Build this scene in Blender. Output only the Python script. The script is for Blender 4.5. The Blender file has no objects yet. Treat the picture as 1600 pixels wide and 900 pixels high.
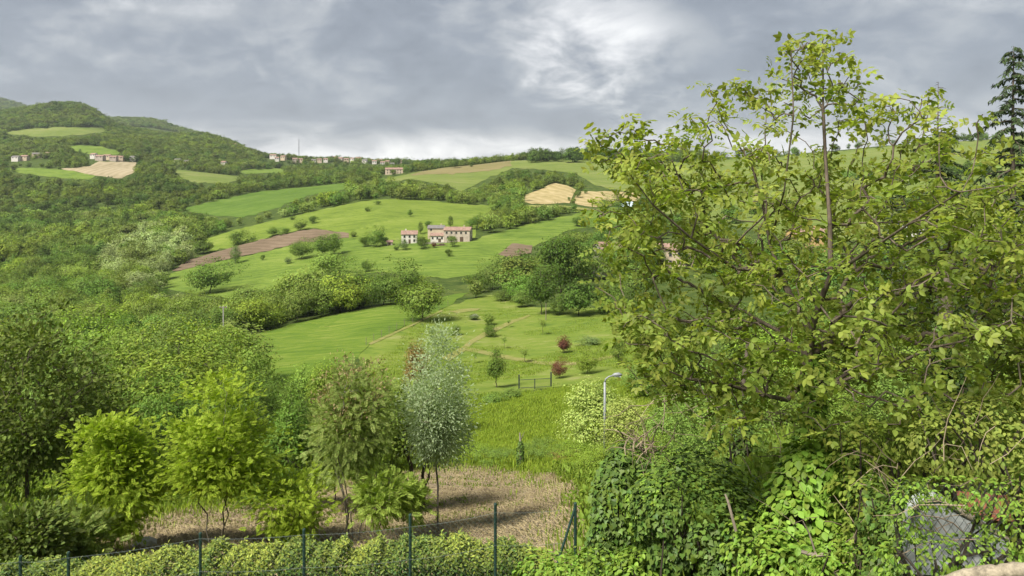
import bpy, bmesh, math, random
import numpy as np
from mathutils import Vector
from mathutils.geometry import delaunay_2d_cdt

S = bpy.context.scene
COL = S.collection
R = math.radians

# ------------------------------------------------------------------ camera
FPX = 1164.0          # focal length in photo pixels (1600 wide)
HOR = 270.0           # photo row of the horizon
cam_d = bpy.data.cameras.new('camera')
cam_d.sensor_width = 36.0
cam_d.lens = 36.0 * FPX / 1600.0
cam_d.shift_y = -(450.0 - HOR) / 1600.0
cam_d.clip_start = 0.1
cam_d.clip_end = 30000.0
cam = bpy.data.objects.new('camera', cam_d)
cam.location = (0, 0, 0)
cam.rotation_euler = (R(90), 0, 0)
COL.objects.link(cam)
S.camera = cam

# ------------------------------------------------------------------ sun, sky, exposure
SUN_DIR = Vector((-0.50, -0.52, 0.95)).normalized()      # towards the sun
sun_d = bpy.data.lights.new('sun', 'SUN')
sun_d.energy = 1.5
sun_d.angle = R(16)
sun_d.color = (1.0, 0.955, 0.87)
sun = bpy.data.objects.new('sun', sun_d)
sun.rotation_euler = SUN_DIR.to_track_quat('Z', 'Y').to_euler()
COL.objects.link(sun)

S.view_settings.view_transform = 'Standard'
S.view_settings.look = 'None'
S.view_settings.exposure = 2.45
S.view_settings.gamma = 1.0
S.view_settings.use_curve_mapping = False
S.cycles.max_bounces = 7
S.cycles.diffuse_bounces = 4
S.cycles.transmission_bounces = 5
S.cycles.glossy_bounces = 2
S.cycles.use_adaptive_sampling = True
S.cycles.use_denoising = True
S.cycles.denoiser = 'OPENIMAGEDENOISE'
S.cycles.denoising_input_passes = 'RGB_ALBEDO_NORMAL'
S.cycles.denoising_prefilter = 'ACCURATE'
S.cycles.volume_bounces = 0


class NT:
    """small helper to write node trees"""
    def __init__(self, tree):
        self.t = tree
        self.n = tree.nodes
        self.l = tree.links

    def new(self, typ, **kw):
        n = self.n.new(typ)
        for k, v in kw.items():
            setattr(n, k, v)
        return n

    def put(self, sock, v):
        if hasattr(v, 'links') or isinstance(v, bpy.types.NodeSocket):
            self.l.new(v, sock)
        elif v is not None:
            if isinstance(v, (int, float)) and sock.type in ('RGBA', 'VECTOR'):
                v = (v,) * (4 if sock.type == 'RGBA' else 3)
            elif sock.type == 'RGBA' and len(v) == 3:
                v = (*v, 1)
            sock.default_value = v

    def m(self, op, a, b=None, c=None, clamp=False):
        n = self.new('ShaderNodeMath', operation=op, use_clamp=clamp)
        for i, v in enumerate((a, b, c)):
            if v is not None:
                self.put(n.inputs[i], v)
        return n.outputs[0]

    def smooth(self, x, lo, hi, a=0.0, b=1.0):
        n = self.new('ShaderNodeMapRange', interpolation_type='SMOOTHSTEP')
        for i, v in enumerate((x, lo, hi, a, b)):
            self.put(n.inputs[i], v)
        return n.outputs[0]

    def mix(self, f, a, b, mode='MIX'):
        n = self.new('ShaderNodeMix', data_type='RGBA', blend_type=mode)
        self.put(n.inputs[0], f)
        self.put(n.inputs[6], a)
        self.put(n.inputs[7], b)
        return n.outputs[2]

    def noise(self, vec, scale, detail=4, rough=0.55, dist=0.0, out=0):
        n = self.new('ShaderNodeTexNoise')
        if vec is not None:
            self.put(n.inputs['Vector'], vec)
        self.put(n.inputs['Scale'], scale)
        self.put(n.inputs['Detail'], detail)
        self.put(n.inputs['Roughness'], rough)
        self.put(n.inputs['Distortion'], dist)
        return n.outputs[out]

    def ramp(self, f, stops):
        n = self.new('ShaderNodeValToRGB')
        e = n.color_ramp.elements
        while len(e) < len(stops):
            e.new(0.5)
        for i, (p, c) in enumerate(stops):
            e[i].position = p
            e[i].color = (*c, 1)
        self.put(n.inputs[0], f)
        return n.outputs[0]

    def xyz(self, x, y, z):
        n = self.new('ShaderNodeCombineXYZ')
        for i, v in enumerate((x, y, z)):
            self.put(n.inputs[i], v)
        return n.outputs[0]


world = bpy.data.worlds.new('World')
S.world = world
world.use_nodes = True
w = NT(world.node_tree)
w.n.clear()
tc = w.new('ShaderNodeTexCoord')
sp = w.new('ShaderNodeSeparateXYZ')
w.l.new(tc.outputs['Generated'], sp.inputs[0])
dx, dy, dz = sp.outputs
zc = w.m('ADD', w.m('MAXIMUM', dz, 0.0), 0.42)
px = w.m('DIVIDE', dx, zc)
py = w.m('DIVIDE', dy, zc)
cp = w.xyz(px, w.m('MULTIPLY', py, 1.0), 0.0)
n_big = w.noise(cp, 1.7, 3, 0.5, 0.4)                      # broad banks of cloud
n_mid = w.noise(cp, 4.4, 8, 0.60, 0.6)                     # billows
n_fine = w.noise(w.xyz(px, w.m('MULTIPLY', py, 1.1), 3.0), 10.0, 7, 0.62, 0.5)
# thin place in the cloud deck, its edge broken by the billows
wa = w.m('SUBTRACT', w.m('DIVIDE', dx, w.m('MAXIMUM', dy, 0.05)), 0.155)
wt = w.m('SUBTRACT', w.m('DIVIDE', dz, w.m('MAXIMUM', dy, 0.05)), 0.17)
wa = w.m('ADD', wa, w.m('MULTIPLY', w.m('SUBTRACT', n_mid, 0.5), 0.30))
wt = w.m('ADD', wt, w.m('MULTIPLY', w.m('SUBTRACT', n_fine, 0.5), 0.14))
wa = w.m('ADD', wa, w.m('MULTIPLY', wt, 0.45))
rr = w.m('SQRT', w.m('ADD', w.m('POWER', w.m('DIVIDE', wa, 0.135), 2.0), w.m('POWER', w.m('DIVIDE', wt, 0.12), 2.0)))
gap = w.smooth(rr, 1.25, 0.1)
# bright strip low over the horizon
hz = w.m('ADD', dz, w.m('MULTIPLY', w.m('SUBTRACT', n_fine, 0.5), 0.05))
strip = w.smooth(hz, 0.075, 0.02)
belt = w.m('MULTIPLY', w.smooth(dz, 0.03, 0.075), w.smooth(dz, 0.20, 0.09))
val = w.m('ADD', 0.315, w.m('MULTIPLY', w.m('SUBTRACT', n_big, 0.5), 0.95))
val = w.m('ADD', val, w.m('MULTIPLY', w.m('SUBTRACT', n_mid, 0.5), 0.95))
val = w.m('ADD', val, w.m('MULTIPLY', w.m('SUBTRACT', n_fine, 0.5), 0.55))
val = w.m('SUBTRACT', val, w.m('MULTIPLY', belt, 0.10))
val = w.m('ADD', val, w.m('MULTIPLY', gap, w.m('ADD', 0.08, w.m('MULTIPLY', n_mid, 0.60))))
val = w.m('ADD', val, w.m('MULTIPLY', strip, w.m('ADD', 0.17, w.m('MULTIPLY', n_mid, 0.58))))
ccol = w.ramp(val, [(0.0, (0.150, 0.172, 0.205)), (0.28, (0.230, 0.258, 0.298)), (0.46, (0.362, 0.384, 0.405)),
                    (0.68, (0.60, 0.61, 0.62)), (0.95, (0.93, 0.93, 0.91))])
sky = w.new('ShaderNodeTexSky', sky_type='NISHITA')
sky.sun_disc = False
sky.sun_elevation = math.asin(SUN_DIR.z)
sky.sun_rotation = math.atan2(SUN_DIR.x, SUN_DIR.y)
b1 = w.new('ShaderNodeBackground')
w.put(b1.inputs[0], sky.outputs[0])
b1.inputs[1].default_value = 0.05
b2 = w.new('ShaderNodeBackground')
w.put(b2.inputs[0], ccol)
b2.inputs[1].default_value = 0.232
ms = w.new('ShaderNodeMixShader')
ms.inputs[0].default_value = 0.95                             # cloud cover
w.l.new(b1.outputs[0], ms.inputs[1])
w.l.new(b2.outputs[0], ms.inputs[2])
wo = w.new('ShaderNodeOutputWorld')
w.l.new(ms.outputs[0], wo.inputs[0])

# ------------------------------------------------------------------ terrain: height of the land
# each row: distance forward in metres, then how the land lies across the valley at that distance
ROWS = [
    (2,   [(0, 1500), (800, 1500), (1600, 1300)]),
    (4,   [(0, 1350), (800, 1330), (1200, 1200), (1600, 1010)]),
    (8,   [(0, 1210), (850, 1190), (1000, 1060), (1200, 960), (1600, 860)]),
    (13,  [(0, 985), (820, 975), (1000, 860), (1200, 770), (1600, 715)]),
    (17,  [(0, 905), (800, 895), (1000, 815), (1200, 735), (1600, 680)]),
    (24,  [(-300, 840), (0, 830), (600, 830), (800, 820), (1000, 775), (1200, 700), (1600, 645)]),
    (38,  [(-300, 770), (0, 762), (400, 757), (600, 745), (800, 738), (1000, 712), (1200, 645), (1600, 603)]),
    (70,  [(-300, 700), (0, 692), (400, 682), (600, 668), (800, 650), (1000, 624), (1200, 592), (1600, 562)]),
    (105, [(-300, 650), (0, 645), (200, 640), (400, 628), (600, 608), (800, 603), (1000, 580), (1200, 560), (1600, 522)]),
    (150, [(-300, 600), (0, 592), (200, 580), (400, 552), (600, 535), (800, 540), (1000, 522), (1200, 500), (1600, 470)]),
    (200, [(-300, 550), (0, 545), (200, 538), (400, 514), (600, 484), (800, 486), (1000, 470), (1200, 448), (1600, 425)]),
    (240, [(-300, 520), (0, 515), (200, 508), (400, 497), (600, 474), (700, 466), (800, 458), (1000, 440), (1200, 420), (1600, 398)]),
    (280, [(-300, 495), (0, 490), (200, 486), (400, 476), (600, 450), (800, 436), (1000, 415), (1200, 398), (1600, 375)]),
    (370, [(-300, 450), (0, 447), (200, 440), (300, 430), (400, 415), (600, 388), (700, 380), (800, 380), (1000, 368), (1200, 358), (1600, 335)]),
    (440, [(-300, 420), (0, 420), (200, 412), (300, 400), (400, 382), (600, 352), (700, 350), (800, 352), (1000, 345), (1600, 310)]),
    (520, [(-300, 395), (0, 396), (200, 388), (300, 374), (400, 352), (600, 321), (700, 324), (800, 326), (1000, 324), (1200, 312), (1600, 288)]),
    (600, [(-300, 370), (0, 370), (200, 365), (300, 352), (400, 336), (500, 320), (600, 312), (800, 314), (860, 312), (1000, 310), (1600, 270)]),
    (700, [(-300, 345), (0, 345), (200, 342), (300, 335), (400, 318), (500, 302), (600, 294), (700, 296), (800, 298), (870, 288), (1000, 298), (1200, 288), (1600, 255)]),
    (850, [(-300, 300), (0, 300), (150, 292), (300, 300), (400, 300), (500, 290), (600, 280), (700, 272), (800, 266), (900, 266), (1000, 270), (1200, 262), (1600, 225)]),
    (1000, [(-300, 265), (0, 268), (150, 262), (300, 276), (400, 286), (500, 282), (600, 271), (700, 260), (800, 248), (850, 246), (950, 245), (1000, 244), (1200, 242), (1500, 215), (1600, 204)]),
    (1200, [(-300, 245), (0, 245), (150, 240), (300, 258), (400, 272), (500, 274), (600, 270), (700, 262), (800, 256), (950, 256), (1200, 252), (1600, 225)]),
    (1450, [(-300, 220), (0, 217), (150, 217), (250, 232), (350, 240), (400, 256), (500, 263), (600, 264), (700, 264), (800, 266), (1600, 245)]),
    (1650, [(-300, 195), (0, 200), (130, 199), (180, 212), (250, 222), (330, 218), (370, 232), (400, 243), (450, 248), (520, 252), (600, 254), (640, 256), (700, 258), (800, 268), (1600, 255)]),
    (2000, [(-300, 180), (0, 174), (50, 164), (90, 159), (130, 160), (155, 174), (178, 199), (260, 214), (330, 212), (365, 224), (400, 248), (450, 255), (500, 258), (600, 261), (800, 270), (1600, 265)]),
    (2600, [(-300, 205), (0, 198), (200, 205), (300, 214), (400, 255), (500, 268), (600, 272), (1600, 275)]),
    (3500, [(-300, 168), (0, 178), (100, 188), (185, 185), (248, 186), (272, 200), (300, 206), (360, 228), (400, 255), (500, 268), (1600, 275)]),
    (4500, [(-300, 138), (0, 150), (25, 160), (60, 172), (150, 190), (300, 225), (500, 270), (1600, 277)]),
    (6000, [(-300, 200), (0, 200), (300, 250), (500, 273), (1600, 280)]),
    (9000, [(-300, 285), (1600, 285)]),
]
AG = np.arange(-1.6, 1.6001, 0.01)
LG = np.arange(math.log(2.0), math.log(9000.0) + 0.001, 0.015)
_ug = AG * FPX + 800
_rows = np.array([np.interp(_ug, [p[0] for p in r[1]], [p[1] for p in r[1]]) for r in ROWS])
_ld = np.log([r[0] for r in ROWS])
TT = np.empty((len(LG), len(AG)))
for j in range(len(AG)):
    TT[:, j] = np.interp(LG, _ld, _rows[:, j])
TT = (HOR - TT) / FPX


def _gauss(arr, sig, axis):
    k = int(3 * sig) + 1
    ker = np.exp(-0.5 * (np.arange(-k, k + 1) / sig) ** 2)
    ker /= ker.sum()
    pad = [(0, 0), (0, 0)]
    pad[axis] = (k, k)
    p = np.pad(arr, pad, mode='edge')
    return np.apply_along_axis(lambda q: np.convolve(q, ker, 'valid'), axis, p)


TT = _gauss(_gauss(TT, 2.6, 0), 1.1, 1)
_rng0 = np.random.default_rng(5)
_NZ = _rng0.normal(size=(64, 64))


def vnoise(x, y):
    xi = np.floor(x).astype(int); yi = np.floor(y).astype(int)
    fx = x - xi; fy = y - yi
    fx = fx * fx * (3 - 2 * fx); fy = fy * fy * (3 - 2 * fy)
    g = lambda a, b: _NZ[a % 64, b % 64]
    return (g(xi, yi) * (1 - fx) + g(xi + 1, yi) * fx) * (1 - fy) + (g(xi, yi + 1) * (1 - fx) + g(xi + 1, yi + 1) * fx) * fy


def Hn(x, y):
    x = np.asarray(x, float); y = np.asarray(y, float)
    d = np.clip(y, 2.0, 8990.0)
    a = np.clip(x / d, -1.59, 1.59)
    fi = np.clip((np.log(d) - LG[0]) / 0.015, 0, len(LG) - 1.001)
    fj = np.clip((a - AG[0]) / 0.01, 0, len(AG) - 1.001)
    i = fi.astype(int); j = fj.astype(int)
    u = fi - i; v = fj - j
    t = (TT[i, j] * (1 - v) + TT[i, j + 1] * v) * (1 - u) + (TT[i + 1, j] * (1 - v) + TT[i + 1, j + 1] * v) * u
    z = t * d
    amp = np.clip((d - 20) / 400, 0, 1)
    z = z + amp * (vnoise(x / 45, y / 45) * 0.7 + vnoise(x / 130 + 7, y / 130) * 1.2)
    z = z + vnoise(x / 2.3 + 3, y / 2.3) * 0.05
    return z


def H(x, y):
    return float(Hn(np.array([x]), np.array([y]))[0])


_LD = np.exp(np.arange(math.log(4.0), math.log(7000.0), 0.004))


def G(u, v, dmin=4.0, dmax=7000.0):
    """the point of the land at a picture position (first crossing within a range of distances)"""
    a = (u - 800.0) / FPX
    t = (HOR - v) / FPX
    d = _LD[(_LD >= dmin) & (_LD <= dmax)]
    h = Hn(a * d, d) - t * d
    k = np.nonzero(h >= 0)[0]
    if len(k) and k[0] > 0:
        k = k[0]
        f = h[k - 1] / (h[k - 1] - h[k])
        dd = d[k - 1] + f * (d[k] - d[k - 1])
    elif len(k):
        dd = d[0]
    else:
        dd = d[int(np.argmax(h / d))]
    return a * dd, dd, H(a * dd, dd)


def PX(x, y, z):
    return 800 + FPX * x / y, HOR - FPX * z / y


def AT(u, v, d):
    return Vector(((u - 800.0) / FPX * d, d, (HOR - v) / FPX * d))


# ------------------------------------------------------------------ mesh helpers
def mesh_np(name, verts, tris=None, quads=None, mat=None, smooth=False, attrs=None):
    verts = np.asarray(verts, np.float32).reshape(-1, 3)
    me = bpy.data.meshes.new(name)
    me.vertices.add(len(verts))
    me.vertices.foreach_set('co', verts.ravel())
    loops, starts = [], []
    n = 0
    if tris is not None and len(tris):
        tris = np.asarray(tris, np.int32).reshape(-1, 3)
        loops.append(tris.ravel()); starts.append(np.arange(len(tris)) * 3); n += tris.size
    if quads is not None and len(quads):
        quads = np.asarray(quads, np.int32).reshape(-1, 4)
        loops.append(quads.ravel()); starts.append(n + np.arange(len(quads)) * 4); n += quads.size
    lo = np.concatenate(loops); st = np.concatenate(starts)
    me.loops.add(len(lo))
    me.loops.foreach_set('vertex_index', lo.astype(np.int32))
    me.polygons.add(len(st))
    me.polygons.foreach_set('loop_start', st.astype(np.int32))
    if smooth:
        me.polygons.foreach_set('use_smooth', np.ones(len(st), bool))
    if attrs:
        for k, v in attrs.items():
            at = me.attributes.new(k, 'FLOAT', 'POINT')
            at.data.foreach_set('value', np.asarray(v, np.float32))
    me.update(calc_edges=True)
    me.validate()
    if mat is not None:
        me.materials.append(mat)
    return me


def link(name, data, parent=None, loc=None, label=None, cat=None, group=None, kind=None):
    o = bpy.data.objects.new(name, data)
    COL.objects.link(o)
    if parent is not None:
        o.parent = parent
    if loc is not None:
        o.location = loc
    tag(o, label, cat, group, kind)
    return o


def tag(o, label=None, cat=None, group=None, kind=None):
    if label: o['label'] = label
    if cat: o['category'] = cat
    if group: o['group'] = group
    if kind: o['kind'] = kind
    return o


class MB:
    """collects boxes, prisms and tubes into one mesh"""
    def __init__(self):
        self.v, self.f = [], []

    def raw(self, vs, fs):
        n = len(self.v)
        self.v += [tuple(p) for p in vs]
        self.f += [tuple(i + n for i in f) for f in fs]
        return self

    def box(self, x0, x1, y0, y1, z0, z1):
        return self.raw([(x0, y0, z0), (x1, y0, z0), (x1, y1, z0), (x0, y1, z0), (x0, y0, z1), (x1, y0, z1), (x1, y1, z1), (x0, y1, z1)],
                        [(0, 3, 2, 1), (4, 5, 6, 7), (0, 1, 5, 4), (1, 2, 6, 5), (2, 3, 7, 6), (3, 0, 4, 7)])

    def tube(self, pts, rad, sides=6, cap=True):
        pts = [Vector(p) for p in pts]
        if not hasattr(rad, '__len__'):
            rad = [rad] * len(pts)
        n0 = len(self.v)
        prev = None
        for i, p in enumerate(pts):
            t = (pts[min(i + 1, len(pts) - 1)] - pts[max(i - 1, 0)])
            t = t.normalized() if t.length > 1e-9 else Vector((0, 0, 1))
            ref = Vector((1, 0, 0)) if prev is None and abs(t.x) < 0.9 else (prev if prev is not None else Vector((0, 1, 0)))
            b = (ref - t * ref.dot(t))
            b = b.normalized() if b.length > 1e-6 else t.orthogonal().normalized()
            prev = b
            c = t.cross(b)
            for k in range(sides):
                an = 2 * math.pi * k / sides
                self.v.append(tuple(p + (b * math.cos(an) + c * math.sin(an)) * rad[i]))
        for i in range(len(pts) - 1):
            for k in range(sides):
                a = n0 + i * sides + k
                bb = n0 + i * sides + (k + 1) % sides
                self.f.append((a, bb, bb + sides, a + sides))
        if cap:
            self.f.append(tuple(n0 + k for k in reversed(range(sides))))
            self.f.append(tuple(n0 + (len(pts) - 1) * sides + k for k in range(sides)))
        return self

    def mesh(self, name, mat, smooth=False):
        me = bpy.data.meshes.new(name)
        me.from_pydata(self.v, [], self.f)
        if smooth:
            me.polygons.foreach_set('use_smooth', np.ones(len(me.polygons), bool))
        me.materials.append(mat)
        me.update()
        return me

    def build(self, name, mat, parent=None, smooth=False, **kw):
        return link(name, self.mesh(name, mat, smooth), parent, **kw)
# ------------------------------------------------------------------ materials
MAT = {}


def mat(name):
    m = bpy.data.materials.new(name)
    m.use_nodes = True
    t = NT(m.node_tree)
    t.n.clear()
    MAT[name] = m
    out = t.new('ShaderNodeOutputMaterial')
    return m, t, out


def principled(t, out, col, rough=0.8, spec=0.3, bump=None, bstr=0.3, bdist=0.05):
    p = t.new('ShaderNodeBsdfPrincipled')
    t.put(p.inputs['Base Color'], col)
    t.put(p.inputs['Roughness'], rough)
    t.put(p.inputs['Specular IOR Level'], spec)
    if bump is not None:
        b = t.new('ShaderNodeBump')
        b.inputs['Strength'].default_value = bstr
        b.inputs['Distance'].default_value = bdist
        t.put(b.inputs['Height'], bump)
        t.l.new(b.outputs[0], p.inputs['Normal'])
    t.l.new(p.outputs[0], out.inputs[0])
    return p


def leaf_mat(name, col, col2=None, transl=0.35, tinted=False, hue=0.012, val=0.30, rough=0.6, spec=0.14, attr=None):
    """leaf: base colour varied from leaf to leaf, light also passes through the blade"""
    m, t, out = mat(name)
    geo = t.new('ShaderNodeNewGeometry')
    rnd = geo.outputs['Random Per Island']
    c2 = col2 or tuple(min(1, c * 1.3) for c in col)
    if attr:
        at = t.new('ShaderNodeAttribute', attribute_name=attr)
        f = t.m('ADD', at.outputs['Fac'], t.m('MULTIPLY', t.m('SUBTRACT', rnd, 0.5), 0.5), clamp=True)
    else:
        f = rnd
    c = t.mix(f, col, c2)
    if tinted:
        at = t.new('ShaderNodeAttribute', attribute_name='tint', attribute_type='INSTANCER')
        c = t.mix(1.0, c, at.outputs['Color'], 'MULTIPLY')
        oi = t.new('ShaderNodeObjectInfo')
        orn = oi.outputs['Random']
    else:
        orn = 0.5
    r2 = t.m('FRACT', t.m('MULTIPLY', rnd, 37.77))
    hs = t.new('ShaderNodeHueSaturation')
    t.put(hs.inputs['Hue'], t.m('ADD', 0.5, t.m('ADD', t.m('MULTIPLY', t.m('SUBTRACT', r2, 0.5), hue * 2), t.m('MULTIPLY', t.m('SUBTRACT', orn, 0.5), 0.018))))
    t.put(hs.inputs['Saturation'], 1.0)
    t.put(hs.inputs['Value'], t.m('ADD', 1.0, t.m('ADD', t.m('MULTIPLY', t.m('SUBTRACT', r2, 0.5), val * 2), t.m('MULTIPLY', t.m('SUBTRACT', orn, 0.5), 0.4))))
    t.put(hs.inputs['Color'], c)
    c = hs.outputs[0]
    p = t.new('ShaderNodeBsdfPrincipled')
    t.put(p.inputs['Base Color'], c)
    p.inputs['Roughness'].default_value = rough
    p.inputs['Specular IOR Level'].default_value = spec
    tr = t.new('ShaderNodeBsdfTranslucent')
    t.put(tr.inputs[0], t.mix(1.0, c, (1.15, 1.25, 0.55), 'MULTIPLY'))
    mx = t.new('ShaderNodeMixShader')
    mx.inputs[0].default_value = transl
    t.l.new(p.outputs[0], mx.inputs[1])
    t.l.new(tr.outputs[0], mx.inputs[2])
    t.l.new(mx.outputs[0], out.inputs[0])
    return m


def bark_mat(name, c1, c2, scale=9.0):
    m, t, out = mat(name)
    tcn = t.new('ShaderNodeTexCoord')
    mp = t.new('ShaderNodeMapping')
    mp.inputs['Scale'].default_value = (1, 1, 0.25)
    t.l.new(tcn.outputs['Object'], mp.inputs[0])
    n = t.noise(mp.outputs[0], scale, 6, 0.7)
    n2 = t.noise(tcn.outputs['Object'], 2.0, 3)
    c = t.mix(t.smooth(n, 0.3, 0.7), c1, c2)
    c = t.mix(t.m('MULTIPLY', t.smooth(n2, 0.5, 0.75), 0.5), c, (0.09, 0.10, 0.05))
    principled(t, out, c, 0.9, 0.15, n, 0.7, 0.02)
    return m


def field_mat(name, stops, streak=(1, 6), ang=0.0, scale=0.08, spec=0.05, fine=1.6, bdist=0.25, swath=5.0, swa=1.2):
    """grassland: broad patches, streaks along the slope and fine tufts"""
    m, t, out = mat(name)
    tcn = t.new('ShaderNodeTexCoord')
    mp = t.new('ShaderNodeMapping')
    mp.inputs['Rotation'].default_value = (0, 0, ang)
    mp.inputs['Scale'].default_value = (streak[0], streak[1], 1)
    t.l.new(tcn.outputs['Object'], mp.inputs[0])
    a = t.noise(mp.outputs[0], scale, 5, 0.6, 0.4)
    b = t.noise(tcn.outputs['Object'], scale * 0.35, 4, 0.6)
    c = t.noise(mp.outputs[0], fine * 0.25, 5, 0.75)
    d = t.noise(tcn.outputs['Object'], fine, 3, 0.7)
    f = t.m('ADD', t.m('MULTIPLY', a, 0.42), t.m('ADD', t.m('MULTIPLY', b, 0.33), t.m('ADD', t.m('MULTIPLY', c, 0.25), t.m('MULTIPLY', d, 0.12))))
    # mowing swaths and the double wheel tracks of the tractor
    sx = t.new('ShaderNodeSeparateXYZ')
    t.l.new(tcn.outputs['Object'], sx.inputs[0])
    qd = t.m('ADD', t.m('MULTIPLY', sx.outputs[0], math.cos(swa)), t.m('MULTIPLY', sx.outputs[1], math.sin(swa)))
    qd = t.m('ADD', qd, t.m('MULTIPLY', b, 40.0))
    sw = t.m('SINE', t.m('MULTIPLY', qd, 2 * math.pi / swath))
    tk = t.smooth(t.m('ABSOLUTE', t.m('SINE', t.m('MULTIPLY', qd, math.pi / (swath * 3)))), 0.07, 0.0)
    f = t.m('ADD', t.m('MULTIPLY', t.m('SUBTRACT', f, 0.56), 3.4), 0.5)
    f = t.m('ADD', f, t.m('ADD', t.m('MULTIPLY', sw, 0.09), t.m('MULTIPLY', tk, 0.22)), clamp=True)
    col = t.ramp(f, stops)
    principled(t, out, col, 0.95, spec, t.m('ADD', c, t.m('MULTIPLY', d, 0.6)), 0.6, bdist)
    return m


leafM = leaf_mat('leaf_tinted', (0.125, 0.195, 0.036), (0.190, 0.270, 0.050), 0.26, True)
barkM = bark_mat('bark', (0.045, 0.036, 0.028), (0.13, 0.105, 0.08))
barkL = bark_mat('bark_pale', (0.10, 0.085, 0.065), (0.25, 0.22, 0.175))
barkW = bark_mat('bark_walnut', (0.075, 0.058, 0.042), (0.19, 0.15, 0.115), 14)
barkG = bark_mat('bark_young', (0.16, 0.08, 0.035), (0.25, 0.14, 0.06), 14)
leafRob = leaf_mat('leaf_robinia', (0.22, 0.31, 0.026), (0.37, 0.46, 0.05), 0.42, val=0.25)
leafDark = leaf_mat('leaf_dark', (0.085, 0.125, 0.022), (0.15, 0.195, 0.036), 0.28)
leafPale = leaf_mat('leaf_pale', (0.194, 0.271, 0.046), (0.310, 0.395, 0.070), 0.38)
leafSil = leaf_mat('leaf_silver', (0.33, 0.41, 0.23), (0.41, 0.49, 0.29), 0.4, val=0.10)
leafAil = leaf_mat('leaf_ailanthus', (0.16, 0.225, 0.05), (0.27, 0.32, 0.085), 0.4)
leafPink = leaf_mat('seed_pink', (0.26, 0.20, 0.10), (0.38, 0.28, 0.15), 0.3)
leafYel = leaf_mat('leaf_yellowish', (0.21, 0.235, 0.045), (0.36, 0.36, 0.11), 0.4)
leafWal = leaf_mat('leaf_walnut', (0.19, 0.25, 0.042), (0.36, 0.385, 0.070), 0.47, hue=0.014, val=0.28, rough=0.5, spec=0.25, attr='young')
leafIvy = leaf_mat('leaf_ivy', (0.055, 0.105, 0.020), (0.125, 0.19, 0.032), 0.18, rough=0.5, spec=0.22)
leafIvyB = leaf_mat('leaf_ivy_bright', (0.132, 0.232, 0.031), (0.240, 0.349, 0.046), 0.3, rough=0.5, spec=0.22)
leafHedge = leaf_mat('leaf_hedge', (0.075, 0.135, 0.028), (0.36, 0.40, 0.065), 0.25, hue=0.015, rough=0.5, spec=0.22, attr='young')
leafCon = leaf_mat('needle', (0.040, 0.066, 0.026), (0.075, 0.105, 0.040), 0.1, rough=0.7)
leafPur = leaf_mat('leaf_purple', (0.060, 0.022, 0.022), (0.115, 0.05, 0.04), 0.25)
grassM = leaf_mat('grass_blade', (0.21, 0.30, 0.03), (0.31, 0.38, 0.05), 0.4, val=0.25)
grassG = leaf_mat('grass_green', (0.12, 0.19, 0.025), (0.21, 0.27, 0.035), 0.35, val=0.25)
dryM = leaf_mat('dry_stalk', (0.25, 0.195, 0.105), (0.39, 0.31, 0.18), 0.2, val=0.3)
twigM = leaf_mat('dry_twig', (0.12, 0.09, 0.06), (0.30, 0.235, 0.165), 0.0, val=0.35, rough=0.9, spec=0.1)

GREEN = [(0.0, (0.062, 0.102, 0.019)), (0.35, (0.104, 0.160, 0.026)), (0.65, (0.142, 0.200, 0.034)), (1.0, (0.187, 0.230, 0.052))]
mMeadow = field_mat('meadow', GREEN, (1, 3), 0.25)
mMeadow2 = field_mat('meadow_farm', [(0.0, (0.081, 0.123, 0.021)), (0.4, (0.125, 0.176, 0.027)), (0.7, (0.161, 0.213, 0.036)), (1.0, (0.207, 0.237, 0.062))], (1, 4), 0.1)
mWheat = field_mat('young_wheat', [(0.0, (0.057, 0.100, 0.017)), (0.4, (0.095, 0.157, 0.021)), (0.7, (0.133, 0.190, 0.028)), (1.0, (0.185, 0.223, 0.048))], (1, 7), -0.5, 0.10, fine=2.5)
mEmer = field_mat('emerald_field', [(0.0, (0.057, 0.100, 0.017)), (0.5, (0.087, 0.147, 0.023)), (1.0, (0.133, 0.190, 0.038))], (1, 4), 0.3)
mLawn = field_mat('orchard_lawn', [(0.0, (0.081, 0.131, 0.024)), (0.4, (0.130, 0.183, 0.028)), (0.7, (0.164, 0.204, 0.040)), (1.0, (0.230, 0.237, 0.090))], (1, 2), 0.4, 0.16, fine=3.0, bdist=0.15)
mTall = field_mat('tall_grass_ground', [(0.0, (0.104, 0.162, 0.017)), (0.5, (0.157, 0.214, 0.023)), (1.0, (0.218, 0.257, 0.043))], (1, 2), 0.2, 0.3, fine=5.0, bdist=0.1)
mUpper = field_mat('upper_pasture', [(0.0, (0.081, 0.119, 0.027)), (0.45, (0.134, 0.176, 0.038)), (0.75, (0.172, 0.197, 0.057)), (1.0, (0.221, 0.213, 0.095))], (1, 4), 0.35, 0.035)
mDryP = field_mat('dry_pasture', [(0.0, (0.123, 0.121, 0.041)), (0.5, (0.185, 0.163, 0.067)), (1.0, (0.256, 0.202, 0.104))], (1, 6), 0.1, 0.03)
mUnder = field_mat('undergrowth', [(0.0, (0.025, 0.045, 0.010)), (0.5, (0.060, 0.090, 0.020)), (1.0, (0.115, 0.135, 0.035))], (1, 1), 0, 0.25, fine=4.0, bdist=0.3)
mPath = field_mat('worn_path', [(0.0, (0.150, 0.180, 0.042)), (0.5, (0.210, 0.210, 0.065)), (1.0, (0.27, 0.24, 0.11))], (1, 1), 0, 0.4, fine=3.0)


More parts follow.
